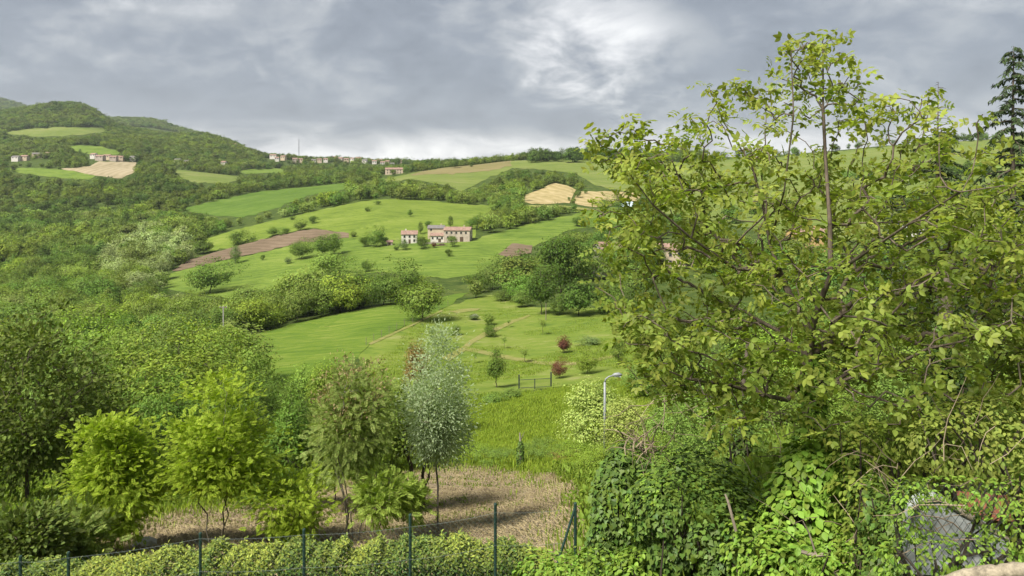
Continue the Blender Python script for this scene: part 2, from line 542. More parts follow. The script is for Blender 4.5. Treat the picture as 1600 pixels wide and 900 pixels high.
def striped(name, c1, c2, c3, ang, period, scale=0.05):
    m, t, out = mat(name)
    tcn = t.new('ShaderNodeTexCoord')
    sx = t.new('ShaderNodeSeparateXYZ')
    t.l.new(tcn.outputs['Object'], sx.inputs[0])
    q = t.m('ADD', t.m('MULTIPLY', sx.outputs[0], math.cos(ang)), t.m('MULTIPLY', sx.outputs[1], math.sin(ang)))
    n = t.noise(tcn.outputs['Object'], scale, 4, 0.6)
    q = t.m('ADD', q, t.m('MULTIPLY', n, period * 2.5))
    s = t.m('SINE', t.m('MULTIPLY', q, 2 * math.pi / period))
    f = t.m('ADD', 0.5, t.m('ADD', t.m('MULTIPLY', s, 0.22), t.m('MULTIPLY', t.m('SUBTRACT', n, 0.5), 1.4)), clamp=True)
    n2 = t.noise(tcn.outputs['Object'], scale * 12, 4, 0.7)
    f = t.m('ADD', f, t.m('MULTIPLY', t.m('SUBTRACT', n2, 0.5), 0.7), clamp=True)
    principled(t, out, t.ramp(f, [(0, c1), (0.5, c2), (1, c3)]), 0.95, 0.05, n2, 0.5, 0.2)
    return m


mHay = striped('cut_hay', (0.24, 0.205, 0.085), (0.33, 0.265, 0.125), (0.42, 0.34, 0.19), 0.35, 9.0)
mPlough = striped('ploughed_earth', (0.115, 0.085, 0.055), (0.155, 0.115, 0.075), (0.20, 0.15, 0.10), 1.1, 6.0)
mHamlet = striped('dry_stubble', (0.24, 0.205, 0.115), (0.32, 0.265, 0.165), (0.38, 0.315, 0.21), 0.2, 10.0, 0.02)

m, t, out = mat('bare_soil')
tcn = t.new('ShaderNodeTexCoord')
n1 = t.noise(tcn.outputs['Object'], 0.35, 5, 0.65)
n2 = t.noise(tcn.outputs['Object'], 3.5, 6, 0.75)
n3 = t.noise(tcn.outputs['Object'], 14.0, 4, 0.8)
f = t.m('ADD', t.m('MULTIPLY', n1, 0.4), t.m('ADD', t.m('MULTIPLY', n2, 0.4), t.m('MULTIPLY', n3, 0.3)))
c = t.ramp(f, [(0.38, (0.155, 0.115, 0.070)), (0.5, (0.255, 0.200, 0.128)), (0.6, (0.34, 0.275, 0.18)), (0.72, (0.43, 0.36, 0.25))])
g = t.smooth(t.noise(tcn.outputs['Object'], 0.9, 5, 0.7), 0.56, 0.68)
c = t.mix(t.m('MULTIPLY', g, 0.8), c, (0.13, 0.16, 0.04))
principled(t, out, c, 0.97, 0.05, t.m('ADD', n2, n3), 0.9, 0.08)
mSoil = m


def plain(name, col, var=0.25, scale=2.0, rough=0.8, spec=0.25, bd=0.01, metal=0.0):
    m, t, out = mat(name)
    tcn = t.new('ShaderNodeTexCoord')
    n = t.noise(tcn.outputs['Object'], scale, 5, 0.65)
    n2 = t.noise(tcn.outputs['Object'], scale * 7, 4, 0.7)
    f = t.m('ADD', t.m('MULTIPLY', n, 0.65), t.m('MULTIPLY', n2, 0.35))
    c = t.mix(t.smooth(f, 0.3, 0.7), tuple(c * (1 - var) for c in col), tuple(min(1, c * (1 + var)) for c in col))
    p = principled(t, out, c, rough, spec, n2, 0.4, bd)
    p.inputs['Metallic'].default_value = metal
    return m


mWhite = plain('plaster_white', (0.62, 0.58, 0.52), 0.12, 0.6)
mCream = plain('plaster_cream', (0.52, 0.42, 0.30), 0.12, 0.6)
mPinkW = plain('plaster_pink', (0.42, 0.35, 0.285), 0.25, 0.6)
mOchre = plain('plaster_ochre', (0.55, 0.37, 0.16), 0.12, 0.6)
mStone = plain('rubble_stone', (0.30, 0.27, 0.225), 0.4, 3.0, bd=0.05)
mRoof = plain('terracotta', (0.27, 0.175, 0.135), 0.45, 1.2, bd=0.03)
mRoofG = plain('grey_roof', (0.17, 0.155, 0.145), 0.3, 1.2, bd=0.03)
mGlass = plain('window_dark', (0.03, 0.032, 0.036), 0.2, 1.0, 0.25, 0.5)
mShut = plain('shutter', (0.10, 0.065, 0.045), 0.2, 2.0)
mPost = plain('green_metal', (0.018, 0.045, 0.035), 0.25, 6.0, 0.5, 0.4)
mWire = plain('wire', (0.07, 0.10, 0.09), 0.3, 5.0, 0.5, 0.4)
mDarkMetal = plain('dark_metal', (0.03, 0.04, 0.036), 0.3, 5.0, 0.5, 0.4)
mGalv = plain('galvanised', (0.24, 0.255, 0.26), 0.15, 6.0, 0.45, 0.5)
mLens = plain('lamp_lens', (0.62, 0.65, 0.68), 0.05, 3.0, 0.2, 0.5)
mWood = plain('weathered_wood', (0.20, 0.165, 0.125), 0.35, 5.0)
mConc = plain('concrete', (0.31, 0.325, 0.315), 0.4, 2.2, bd=0.02)
mPale = plain('pale_stone', (0.27, 0.23, 0.165), 0.6, 9.0, bd=0.03)
mRust = plain('rust', (0.16, 0.06, 0.035), 0.4, 5.0)
mSheet = plain('greenhouse_film', (0.45, 0.55, 0.58), 0.1, 1.0, 0.3, 0.5)
mRock = plain('rock', (0.30, 0.28, 0.24), 0.3, 3.0, bd=0.03)
mIvyCore = plain('ivy_stem_wood', (0.045, 0.036, 0.025), 0.4, 5.0)

# ------------------------------------------------------------------ terrain sheet
na, nr = 320, 560
aa = np.linspace(-1.15, 1.15, na)
yy = np.concatenate([[-18, -12, -6, -2, 0], np.exp(np.linspace(math.log(1.5), math.log(8900), nr))])
XX = aa[None, :] * (yy[:, None] + 22)
YY = np.repeat(yy[:, None], na, 1)
ZZ = Hn(XX, YY)
vv = np.stack([XX, YY, ZZ], -1).reshape(-1, 3)
i0 = (np.arange(len(yy) - 1)[:, None] * na + np.arange(na - 1)[None, :]).ravel()
qq = np.stack([i0, i0 + 1, i0 + na + 1, i0 + na], 1)
link('terrain', mesh_np('terrain', vv, quads=qq, mat=mUnder, smooth=True), kind='structure',
     label='rolling green valley land covered in undergrowth')


# ------------------------------------------------------------------ fields draped on the land
FIELDS = []      # (pixel polygon, world polygon, d range)


def in_poly(px_, py_, poly):
    px_ = np.asarray(px_, float); py_ = np.asarray(py_, float)
    ins = np.zeros(px_.shape, bool)
    n = len(poly)
    for i in range(n):
        x0, y0 = poly[i]; x1, y1 = poly[(i + 1) % n]
        if y0 == y1:
            continue
        c = ((y0 > py_) != (y1 > py_)) & (px_ < (x1 - x0) * (py_ - y0) / (y1 - y0) + x0)
        ins ^= c
    return ins


def field(name, m, pix, dr, label, lift=1.0, jit=1.0, clear=True, step=8.0, seed=1):
    rng = np.random.default_rng(seed + len(FIELDS) * 7)
    pp = []
    n = len(pix)
    for i in range(n):
        p, q = np.array(pix[i], float), np.array(pix[(i + 1) % n], float)
        L = np.hypot(*(q - p))
        k = max(1, int(L / step))
        for s in range(k):
            pp.append(p + (q - p) * s / k + (rng.normal(size=2) * (1.6, 0.7) * jit if s else 0))
    wp = [G(p[0], p[1], *dr)[:2] for p in pp]
    # drop points that coincide
    w2 = [wp[0]]
    for p in wp[1:]:
        if math.hypot(p[0] - w2[-1][0], p[1] - w2[-1][1]) > 0.0015 * p[1]:
            w2.append(p)
    wp = w2
    wa = np.array(wp)
    # interior points on a polar lattice
    amin, amax = (wa[:, 0] / wa[:, 1]).min(), (wa[:, 0] / wa[:, 1]).max()
    lmin, lmax = math.log(wa[:, 1].min()), math.log(wa[:, 1].max())
    ga, gl = np.meshgrid(np.arange(amin, amax, 0.0075), np.arange(lmin, lmax, 0.0115))
    gy = np.exp(gl).ravel(); gx = ga.ravel() * gy
    ok = in_poly(gx, gy, wp)
    pts = [Vector(p) for p in wp] + [Vector((x, y)) for x, y in zip(gx[ok], gy[ok])]
    edges = [(i, (i + 1) % len(wp)) for i in range(len(wp))]
    vs, es, fs, _, _, _ = delaunay_2d_cdt(pts, edges, [], 0, 1e-4)
    va = np.array([(v.x, v.y) for v in vs])
    fa = np.array([f for f in fs if len(f) == 3])
    cen = va[fa].mean(1)
    fa = fa[in_poly(cen[:, 0], cen[:, 1], wp)]
    z = Hn(va[:, 0], va[:, 1]) + lift * (0.02 + 0.00028 * va[:, 1])
    e1 = va[fa[:, 1]] - va[fa[:, 0]]; e2 = va[fa[:, 2]] - va[fa[:, 0]]
    flip = (e1[:, 0] * e2[:, 1] - e1[:, 1] * e2[:, 0]) < 0
    fa[flip] = fa[flip][:, ::-1]
    me = mesh_np(name, np.column_stack([va, z]), tris=fa, mat=m, smooth=True)
    o = link(name, me, kind='structure', label=label)
    if clear:
        FIELDS.append((pix, wp, dr))
    return o


field('soil_plot', mSoil,  [(40, 905), (90, 850), (130, 812), (260, 800), (380, 788), (520, 760), (640, 735), (720, 727), (800, 733), (880, 752),
      (905, 775), (935, 860), (935, 935), (500, 960), (40, 965)], (12, 45), 'bare brown plot of raked soil behind the clipped hedge', jit=4.5)
field('grass_slope', mTall, [(700, 690), (735, 642), (800, 617), (870, 607), (960, 606), (1050, 610), (1060, 740), (960, 765), (890, 752), (800, 733), (720, 727)], (36, 110),
      'sunny yellow green slope of tall grass beyond the soil plot')
field('orchard_lawn', mLawn, [(560, 560), (580, 535), (640, 506), (700, 479), (770, 458), (830, 480), (940, 482), (1040, 515), (1060, 600), (960, 604), (870, 605),
      (800, 615), (735, 640), (690, 655), (600, 620)], (62, 235), 'mown orchard lawn with small trees and worn tracks')
field('wheat_field', mWheat, [(372, 530), (420, 516), (500, 497), (600, 477), (650, 470), (735, 455), (700, 479), (640, 506), (580, 535), (560, 560), (520, 590), (420, 600), (372, 570)], (95, 245),
      'bright green sloping field of young wheat below the hedgerow')
field('lower_meadow', mMeadow, [(255, 450), (266, 428), (290, 421), (350, 407), (430, 390), (470, 379), (545, 372), (630, 377), (740, 374), (800, 358), (850, 345), (900, 334), (945, 324), (1020, 322),
      (1020, 345), (950, 352), (890, 360), (835, 385), (800, 392), (775, 410), (745, 428), (700, 436), (640, 430), (600, 425), (540, 430), (470, 440), (420, 455), (370, 468), (300, 460)], (285, 540),
      'pale green meadow in front of the farmhouse')
field('farm_meadow', mMeadow2, [(305, 378), (360, 362), (440, 342), (530, 322), (590, 311), (640, 309), (700, 317), (768, 322), (772, 333), (748, 347), (742, 374), (630, 377), (545, 372), (545, 366),
      (490, 357), (450, 364), (390, 379), (330, 394)], (365, 575), 'domed green meadow behind and around the farmhouse', lift=1.4)
field('ploughed_field', mPlough, [(268, 424), (300, 405), (390, 380), (450, 365), (490, 358), (545, 365), (545, 372), (470, 379), (425, 391), (350, 407), (290, 421)], (345, 490),
      'brown ploughed strip slanting across the meadow', lift=1.9)
field('emerald_field', mEmer, [(270, 328), (330, 316), (400, 301), (480, 289), (550, 287), (535, 297), (480, 306), (430, 326), (380, 340), (330, 336)], (540, 860), 'emerald green field below the ridge village')
field('upper_pasture', mUpper, [(540, 290), (600, 280), (640, 271), (720, 259), (800, 248), (850, 246), (950, 246), (1000, 246), (1010, 300), (975, 300), (930, 290), (900, 272), (850, 265), (800, 263),
      (745, 288), (720, 300), (700, 290), (640, 280), (600, 287)], (640, 1080), 'high pasture running up to the wooded crest')
field('dry_pasture', mDryP, [(640, 274), (660, 268), (730, 257), (800, 248), (800, 260), (770, 266), (720, 271)], (760, 1050), 'dry yellowish pasture high on the ridge', lift=1.6)
field('hay_field', mHay, [(812, 308), (840, 298), (865, 286), (885, 290), (900, 297), (890, 318), (830, 319), (820, 316)], (560, 800), 'golden striped hay field below the dark hedge', lift=1.4)
field('hay_field', mHay, [(895, 318), (903, 300), (950, 299), (1000, 300), (1000, 316), (950, 322), (935, 326)], (540, 800), 'golden hay field next to the barn trees', lift=1.4)
field('hillside_field', mUpper, [(3, 209), (40, 202), (100, 199), (160, 200), (166, 206), (130, 211), (60, 214)], (1350, 1900), 'pale green clearing below the wooded summit')
field('hillside_field', mMeadow, [(100, 232), (125, 227), (160, 229), (198, 241), (150, 243)], (1050, 1500), 'small green field above the hamlet roofs')
field('stubble_field', mHamlet, [(95, 264), (140, 260), (155, 252), (213, 254), (212, 268), (190, 279), (150, 275), (115, 267)], (820, 1150), 'dry tan field below the hamlet')
field('hillside_field', mMeadow, [(5, 264), (60, 263), (115, 267), (150, 275), (140, 281), (95, 279), (40, 272)], (780, 1150), 'green strip left of the dry tan field')
field('hillside_field', mUpper, [(268, 263), (350, 262), (378, 279), (350, 287), (310, 287), (285, 279)], (780, 1100), 'light green field in a gap of the left woods')
field('hillside_field', mMeadow, [(370, 266), (445, 263), (445, 269), (380, 273)], (900, 1400), 'thin green field strip under the ridge village')
field('right_pasture', mUpper, [(1020, 330), (1020, 255), (1200, 247), (1400, 228), (1500, 215), (1560, 207), (1700, 200), (1750, 360), (1300, 380)], (300, 1010), 'pale hillside pasture beyond the conifers')
field('earth_patch', mPlough, [(778, 398), (800, 381), (832, 384), (830, 396), (800, 404)], (285, 380), 'small bare earth patch at the meadow edge', lift=2.2)
# worn tracks on the orchard lawn
for pts_, lab in ((
        [(690, 560), (722, 543), (733, 533), (760, 518), (790, 505), (826, 492), (829, 494), (795, 509), (765, 523), (738, 538), (727, 549), (700, 566)], 'worn pale track climbing across the orchard lawn'),
        ([(727, 543), (760, 549), (800, 558), (850, 566), (900, 566), (960, 555), (960, 559), (905, 571), (850, 571), (798, 563), (755, 554), (726, 548)], 'worn pale track crossing the lawn above the gate'),
        ([(700, 487), (725, 483), (752, 482), (745, 486), (715, 490)], 'pale worn patch at the top of the lawn')):
    field('path', mPath, pts_, (90, 235), lab, lift=1.9, jit=0.5, clear=False)
field('path', mPath, [(575, 537.5), (640, 509), (690, 485), (692, 487), (642, 511), (580, 539.5)], (95, 235), 'narrow earth track along the field fence', lift=2.2, jit=0.3, clear=False)
field('path', mPath, [(815, 321), (880, 322), (935, 328), (960, 331), (960, 334), (930, 332), (880, 326), (815, 324)], (520, 640), 'pale farm track under the hay fields', lift=2.2, jit=0.3, clear=False)
# ------------------------------------------------------------------ leaves and trees
def nrm(a):
    return a / np.maximum(np.linalg.norm(a, axis=-1, keepdims=True), 1e-9)


def U_diamond(w=0.55):
    return np.array([(0, 0, 0), (w / 2, 0.45, 0.06), (0, 1, 0), (-w / 2, 0.45, 0.06)], float), np.array([(0, 1, 2), (0, 2, 3)])


def U_leaf(w=0.5, fold=0.10):
    v = [(0, 0, 0), (w * .36, .22, fold * .8), (w * .5, .5, fold), (w * .30, .8, fold * .5), (0, 1, -.05), (-w * .30, .8, fold * .5), (-w * .5, .5, fold), (-w * .36, .22, fold * .8), (0, .5, 0)]
    f = [(0, 1, 8), (1, 2, 8), (2, 3, 8), (3, 4, 8), (4, 5, 8), (5, 6, 8), (6, 7, 8), (7, 0, 8)]
    return np.array(v, float), np.array(f)


def U_ivy():
    v = [(0, 0, 0), (.38, -.05, .04), (.50, .30, .06), (.22, .55, .02), (0, 1, -.04), (-.22, .55, .02), (-.50, .30, .06), (-.38, -.05, .04)]
    f = [(0, 1, 2), (0, 2, 3), (0, 3, 4), (0, 4, 5), (0, 5, 6), (0, 6, 7)]
    return np.array(v, float), np.array(f)


def U_pinnate(pairs=5, w=0.30, tip=True, droop=0.18, leaflet=None):
    """compound leaf: leaflets in pairs along a rachis"""
    lv, lf = leaflet if leaflet else U_diamond(0.5)
    V, F = [], []
    n = 0
    for k in range(pairs):
        y = 0.18 + 0.62 * k / max(1, pairs - 1)
        for s in (-1, 1):
            a = s * R(62 - 10 * k / pairs)
            L = w * (0.85 + 0.3 * math.sin(math.pi * (k + .6) / pairs))
            c, sn = math.cos(a), math.sin(a)
            p = lv * L
            q = np.stack([p[:, 0] * c + p[:, 1] * sn, -p[:, 0] * sn + p[:, 1] * c + y, p[:, 2] - droop * y * y - 0.25 * np.abs(p[:, 1]) * L], 1)
            V.append(q); F.append(lf + n); n += len(q)
    if tip:
        p = lv * w * 1.1
        q = np.stack([p[:, 0], p[:, 1] + .8, p[:, 2] - droop * .64 - p[:, 1] * .25], 1)
        V.append(q); F.append(lf + n); n += len(q)
    # the stalk
    V.append(np.array([(-.006, 0, 0), (.006, 0, 0), (.004, .8, -droop * .64), (-.004, .8, -droop * .64)])); F.append(np.array([(0, 1, 2), (0, 2, 3)]) + n)
    return np.concatenate(V), np.concatenate(F)


def frames(d, up_bias, rng, rnd=0.6):
    """local frames: y along d, z near up"""
    y = nrm(d)
    z = rng.normal(size=d.shape) * rnd + np.array([0, 0, 1.0]) * up_bias
    z = nrm(z - y * (z * y).sum(1, keepdims=True))
    x = np.cross(y, z)
    return np.stack([x, y, z], 2)          # columns


def scatter(unit, pos, fr, size):
    uv, uf = unit
    n, k = len(pos), len(uv)
    V = np.einsum('nij,kj->nki', fr, uv) * np.asarray(size).reshape(-1, 1, 1) + pos[:, None, :]
    F = uf[None] + (np.arange(n) * k)[:, None, None]
    return V.reshape(-1, 3), F.reshape(-1, 3)


def tubes(segs, sides=5):
    """segs: arrays p0,p1 (n,3), r0,r1 (n)"""
    p0, p1, r0, r1 = segs
    n = len(p0)
    t = nrm(p1 - p0)
    ref = np.where(np.abs(t[:, 2:3]) < 0.9, np.array([[0, 0, 1.0]]), np.array([[1.0, 0, 0]]))
    b = nrm(np.cross(t, ref)); c = np.cross(t, b)
    an = np.arange(sides) * 2 * math.pi / sides
    ring = b[:, None] * np.cos(an)[None, :, None] + c[:, None] * np.sin(an)[None, :, None]
    V = np.concatenate([p0[:, None] + ring * r0[:, None, None], p1[:, None] + ring * r1[:, None, None]], 1).reshape(-1, 3)
    k = np.arange(sides); k2 = (k + 1) % sides
    q = np.stack([k, k2, k2 + sides, k + sides], 1)
    F = (q[None] + (np.arange(n) * 2 * sides)[:, None, None]).reshape(-1, 4)
    return V, F


def grow(trunks, centers, rng, tip_r=0.008, expo=2.4, bias=0.35, wig=0.06, parts=3, tmin=None):
    """join cluster centres to a trunk (list of polylines) by the nearest way; returns segments"""
    P, par = [], []
    for tr in trunks:
        last = tr[0] if isinstance(tr[0], int) else -1
        pts = tr[1:] if isinstance(tr[0], int) else tr
        for p in pts:
            P.append(np.array(p, float)); par.append(last); last = len(P) - 1
    pl = []
    for i, p in enumerate(P):
        pl.append(0 if par[i] < 0 else pl[par[i]] + np.linalg.norm(p - P[par[i]]))
    top = np.array(P).mean(0)
    order = np.argsort(np.linalg.norm(centers - top, axis=1))
    tips = []
    for ci in order:
        c = centers[ci]
        A = np.array(P)
        d = np.linalg.norm(A - c, axis=1)
        cost = d + bias * np.array(pl) * 0.5 + np.maximum(0, A[:, 2] - c[2]) * 0.7
        cost[0] += 2
        k = int(np.argmin(cost))
        L = d[k]
        last = k
        for s in range(1, parts + 1):
            f = s / parts
            q = P[k] + (c - P[k]) * f
            q = q + np.array([0, 0, 1.0]) * (math.sin(math.pi * f) * L * 0.08) + rng.normal(size=3) * L * wig * (1 if s < parts else 0)
            P.append(q); par.append(last); pl.append(pl[last] + L / parts); last = len(P) - 1
        tips.append(last)
    A = np.array(P); par = np.array(par)
    acc = np.zeros(len(P))
    kids = np.zeros(len(P), int)
    for i in range(len(P)):
        if par[i] >= 0: kids[par[i]] += 1
    for i in range(len(P) - 1, -1, -1):
        if kids[i] == 0: acc[i] = tip_r ** expo
        if par[i] >= 0: acc[par[i]] += acc[i]
    rad = acc ** (1 / expo)
    m = par >= 0
    i1 = np.nonzero(m)[0]; i0 = par[m]
    r0 = np.minimum(rad[i0], rad[i1] * 1.35)
    return A[i0], A[i1], r0, rad[i1]


def crown_centers(rng, n, Hh, W, base, shape, lump=0.25, D=None):
    """cluster centres in an uneven crown: W wide, from base to Hh"""
    D = D or W
    d0 = nrm(rng.normal(size=(9, 3)))
    am = rng.normal(size=9) * lump
    out = []
    while len(out) < n:
        q = rng.normal(size=3); q /= np.linalg.norm(q)
        r = rng.uniform(0.12, 1) ** (1 / 2.6)
        k = 1 + float((am * np.maximum(0, d0 @ q) ** 3).sum())
        p = q * r * k * 0.88
        h = (p[2] + 1) / 2
        if shape == 'ovoid': s = 1.15 - 0.55 * h
        elif shape == 'umbrella': s = 0.55 + 0.65 * h
        elif shape == 'column': s = 1.0
        else: s = 1.0
        if shape == 'shrub' and p[2] < -0.75: continue
        out.append((p[0] * s * W / 2, p[1] * s * D / 2, base + (Hh - base) * h))
    return np.array(out)


def leafy(rng, centers, cr, per, unit, size, core, up=0.9, rnd=0.6, droop=0.15, flat=0.7, out=0.8, shell=0.0):
    """leaves spread round each cluster centre, most of them turned to the light"""
    n = len(centers)
    c = np.repeat(centers, per, 0)
    off = rng.normal(size=(n * per, 3)) * np.repeat(cr * rng.uniform(0.7, 1.3, n), per)[:, None] * np.array([1, 1, flat]) * 0.62
    pos = c + off
    dirv = nrm(off) * 0.8 + nrm(c - core) * out + rng.normal(size=off.shape) * 0.5 + np.array([0, 0, -droop])
    if shell > 0:                     # blades lie on the outside of the crown and face away from its middle
        y = nrm(dirv)
        z = nrm(off) * 0.5 + nrm(c - core) * shell + np.array([0, 0, 1.0]) * 0.35 + rng.normal(size=off.shape) * 0.34
        z = nrm(z)
        y = nrm(y - z * (y * z).sum(1, keepdims=True))
        fr = np.stack([np.cross(y, z), y, z], 2)
    else:
        fr = frames(dirv, up, rng, rnd)
    return pos, fr, size * rng.uniform(0.65, 1.25, n * per)


def make_tree(name, seed, Hh, W, base, shape, ncl, per, unit, lsize, crad, lm, bm, tip_r=0.01, lump=0.25, flat=0.7, up=0.9, stems=1,
              droop=0.15, rnd=0.6, sides=5, D=None, lean=0.0, expo=2.4, bare=0.0, join=False, shell=0.0):
    rng = np.random.default_rng(seed)
    cc = crown_centers(rng, ncl, Hh - crad * 0.6, W - crad, base + crad * 0.4, shape, lump, D)
    trunks = []
    for s in range(stems):
        an = rng.uniform(0, 6.28)
        sp = 0.0 if stems == 1 else 0.10 * W
        tip = np.array([math.cos(an) * sp * 2 + lean * Hh, math.sin(an) * sp * 2, base + (Hh - base) * 0.55])
        b0 = np.array([math.cos(an) * sp * .4, math.sin(an) * sp * .4, -0.25])
        k = 7
        tr = [b0 + (tip - b0) * i / k + np.append(rng.normal(size=2) * 0.012 * Hh * (0 < i), 0) for i in range(k + 1)]
        trunks.append(tr)
    seg = grow(trunks, cc, rng, tip_r, expo)
    tv, tq = tubes(seg, sides)
    core = np.array([0, 0, base + (Hh - base) * 0.35])
    use = cc if bare == 0 else cc[rng.random(len(cc)) > bare]
    pos, fr, sz = leafy(rng, use, crad, per, unit, lsize, core, up, rnd, droop, flat, shell=shell)
    lv, lf = scatter(unit, pos, fr, sz)
    if join:
        n = len(tv)
        me = mesh_np(name, np.concatenate([tv, lv]), tris=lf + n, quads=tq, mat=bm)
        me.materials.append(lm)
        idx = np.concatenate([np.ones(len(lf), np.int32), np.zeros(len(tq), np.int32)])
        me.polygons.foreach_set('material_index', idx)
        return me
    return mesh_np(name + '_trunk', tv, quads=tq, mat=bm, smooth=True), mesh_np(name + '_crown', lv, tris=lf, mat=lm)


DIA = U_diamond(0.62)
# prototypes for trees in the middle distance (about 10 m high, 10 m wide: scaled when placed)
MID = {}
for i, (k, Hh, W, base, shape, ncl, per, ls, cr, lump) in enumerate([
        ('round0', 10, 10, 1.6, 'round', 150, 26, 0.42, 1.05, 0.30), ('round1', 10, 10, 1.4, 'round', 150, 26, 0.42, 1.0, 0.38),
        ('round2', 10, 9.5, 1.8, 'umbrella', 150, 26, 0.42, 1.0, 0.30), ('ovoid0', 10, 6.6, 1.2, 'ovoid', 130, 26, 0.36, 0.8, 0.25),
        ('ovoid1', 10, 7.4, 1.0, 'ovoid', 130, 26, 0.38, 0.85, 0.35), ('shrub0', 10, 12, -1.0, 'shrub', 120, 26, 0.55, 1.15, 0.35),
        ('shrub1', 10, 11, -1.2, 'shrub', 120, 26, 0.55, 1.15, 0.4), ('thin0', 10, 6, 2.5, 'umbrella', 60, 12, 0.36, 0.7, 0.35),
        ('cypress', 10, 2.0, 0.3, 'column', 80, 26, 0.22, 0.35, 0.12), ('conic', 10, 5.0, 0.6, 'ovoid', 120, 22, 0.30, 0.55, 0.15)]):
    MID[k] = make_tree('mid_' + k, 40 + i, Hh, W, base, shape, ncl, per, DIA, ls, cr, leafM, barkM, tip_r=0.018, lump=lump * 1.3, sides=4, shell=0.8)
# prototypes for the far woods
FAR = []
for i, (Hh, W, base, shape) in enumerate([(10, 10.5, 0.3, 'round'), (10, 10, 0.0, 'round'), (10, 9, 0.5, 'umbrella'), (10, 8, 0.0, 'ovoid'), (9, 12, -1, 'shrub')]):
    FAR.append(make_tree('far%d' % i, 80 + i, Hh, W, base, shape, 46, 20, DIA, 0.85, 1.05, leafM, barkM, tip_r=0.03, lump=0.5, sides=3, join=True, shell=0.8))
FARC = make_tree('far_conic', 90, 10, 4.5, 0.2, 'ovoid', 50, 12, DIA, 0.7, 0.7, leafM, barkM, tip_r=0.03, lump=0.15, sides=3, join=True)

T_MID = (1.0, 1.0, 1.0); T_DARK = (0.52, 0.58, 0.46); T_PALE = (1.25, 1.2, 1.05); T_SIL = (2.0, 1.75, 3.4); T_OLIVE = (1.2, 1.05, 1.0); T_PUR = (0.95, 0.26, 0.85)
T_LIME = (1.35, 1.3, 0.85); T_DEEP = (0.74, 0.80, 0.62); T_GREY = (1.15, 1.1, 1.9); T_RED = (1.7, 0.85, 1.5)


def place(kind, loc, hm, wm, tint, name, label, group=None, rz=None, cat='tree', rng=random):
    """a tree of its own: trunk and crown under an Empty at its foot"""
    tm, cm = MID[kind]
    Wp = {'round0': 10, 'round1': 10, 'round2': 9.5, 'ovoid0': 6.6, 'ovoid1': 7.4, 'shrub0': 12, 'shrub1': 11, 'thin0': 6, 'cypress': 2, 'conic': 5.0}[kind]
    e = link(name, None, loc=loc, label=label, cat=cat, group=group)
    e.empty_display_size = 0.5
    e.rotation_euler.z = rng.uniform(0, 6.28) if rz is None else rz
    e.scale = (wm / Wp, wm / Wp, hm / 10.0)
    a = link('stem' if 'shrub' in kind else 'trunk', tm, e)
    b = link('foliage' if 'shrub' in kind else 'crown', cm, e)
    b['tint'] = [float(c) for c in tint]
    return e


def instancer(name, meshes, pts, idx, rot, scl, tint, **kw):
    """one mass that nobody could count: meshes set out on points by geometry nodes"""
    me = bpy.data.meshes.new(name + '_points')
    me.vertices.add(len(pts))
    me.vertices.foreach_set('co', np.asarray(pts, np.float32).ravel())
    def at(n, typ, arr, key):
        a = me.attributes.new(n, typ, 'POINT')
        a.data.foreach_set(key, arr.ravel())
    at('idx', 'INT', np.asarray(idx, np.int32), 'value')
    at('rot', 'FLOAT_VECTOR', np.asarray(rot, np.float32), 'vector')
    at('scl', 'FLOAT_VECTOR', np.asarray(scl, np.float32), 'vector')
    if tint is not None:
        tt = np.ones((len(pts), 4), np.float32); tt[:, :3] = tint
        at('tint', 'FLOAT_COLOR', tt, 'color')
    c = bpy.data.collections.new(name + '_kinds')
    for i, m_ in enumerate(meshes):
        c.objects.link(bpy.data.objects.new('%s_kind_%02d' % (name, i), m_))
    ng = bpy.data.node_groups.new(name, 'GeometryNodeTree')
    ng.interface.new_socket('Geometry', in_out='INPUT', socket_type='NodeSocketGeometry')
    ng.interface.new_socket('Geometry', in_out='OUTPUT', socket_type='NodeSocketGeometry')
    q = NT(ng)
    gi = q.new('NodeGroupInput'); go = q.new('NodeGroupOutput')
    ci = q.new('GeometryNodeCollectionInfo', transform_space='ORIGINAL')
    ci.inputs['Collection'].default_value = c
    ci.inputs['Separate Children'].default_value = True
    ci.inputs['Reset Children'].default_value = True
    ip = q.new('GeometryNodeInstanceOnPoints')
    ip.inputs['Pick Instance'].default_value = True
    def na_(n, typ):
        k = q.new('GeometryNodeInputNamedAttribute', data_type=typ)
        k.inputs['Name'].default_value = n
        return [o for o in k.outputs if o.enabled and o.name == 'Attribute'][0]
    q.l.new(gi.outputs[0], ip.inputs['Points'])
    q.l.new(ci.outputs[0], ip.inputs['Instance'])
    q.l.new(na_('idx', 'INT'), ip.inputs['Instance Index'])
    er = q.new('FunctionNodeEulerToRotation')
    q.l.new(na_('rot', 'FLOAT_VECTOR'), er.inputs[0])
    q.l.new(er.outputs[0], ip.inputs['Rotation'])
    q.l.new(na_('scl', 'FLOAT_VECTOR'), ip.inputs['Scale'])
    q.l.new(ip.outputs[0], go.inputs[0])
    o = link(name, me, kind='stuff', **kw)
    md = o.modifiers.new('scatter', 'NODES')
    md.node_group = ng
    return o


# ------------------------------------------------------------------ woods over everything that is not a field
# picture boxes kept free of woods in front of things that show (u0, u1, v0, v1, distance of the thing)
CLEAR = [(625, 745, 345, 386, 372), (600, 632, 260, 274, 1000), (15, 75, 240, 254, 1150), (140, 218, 240, 256, 1130), (268, 300, 247, 258, 1150), (343, 356, 250, 258, 1150),
         (418, 445, 240, 252, 1640), (445, 640, 246, 258, 1640, .12), (160, 175, 298, 326, 760), (345, 353, 478, 508, 150), (960, 1010, 305, 325, 600), (920, 1000, 370, 425, 160)]


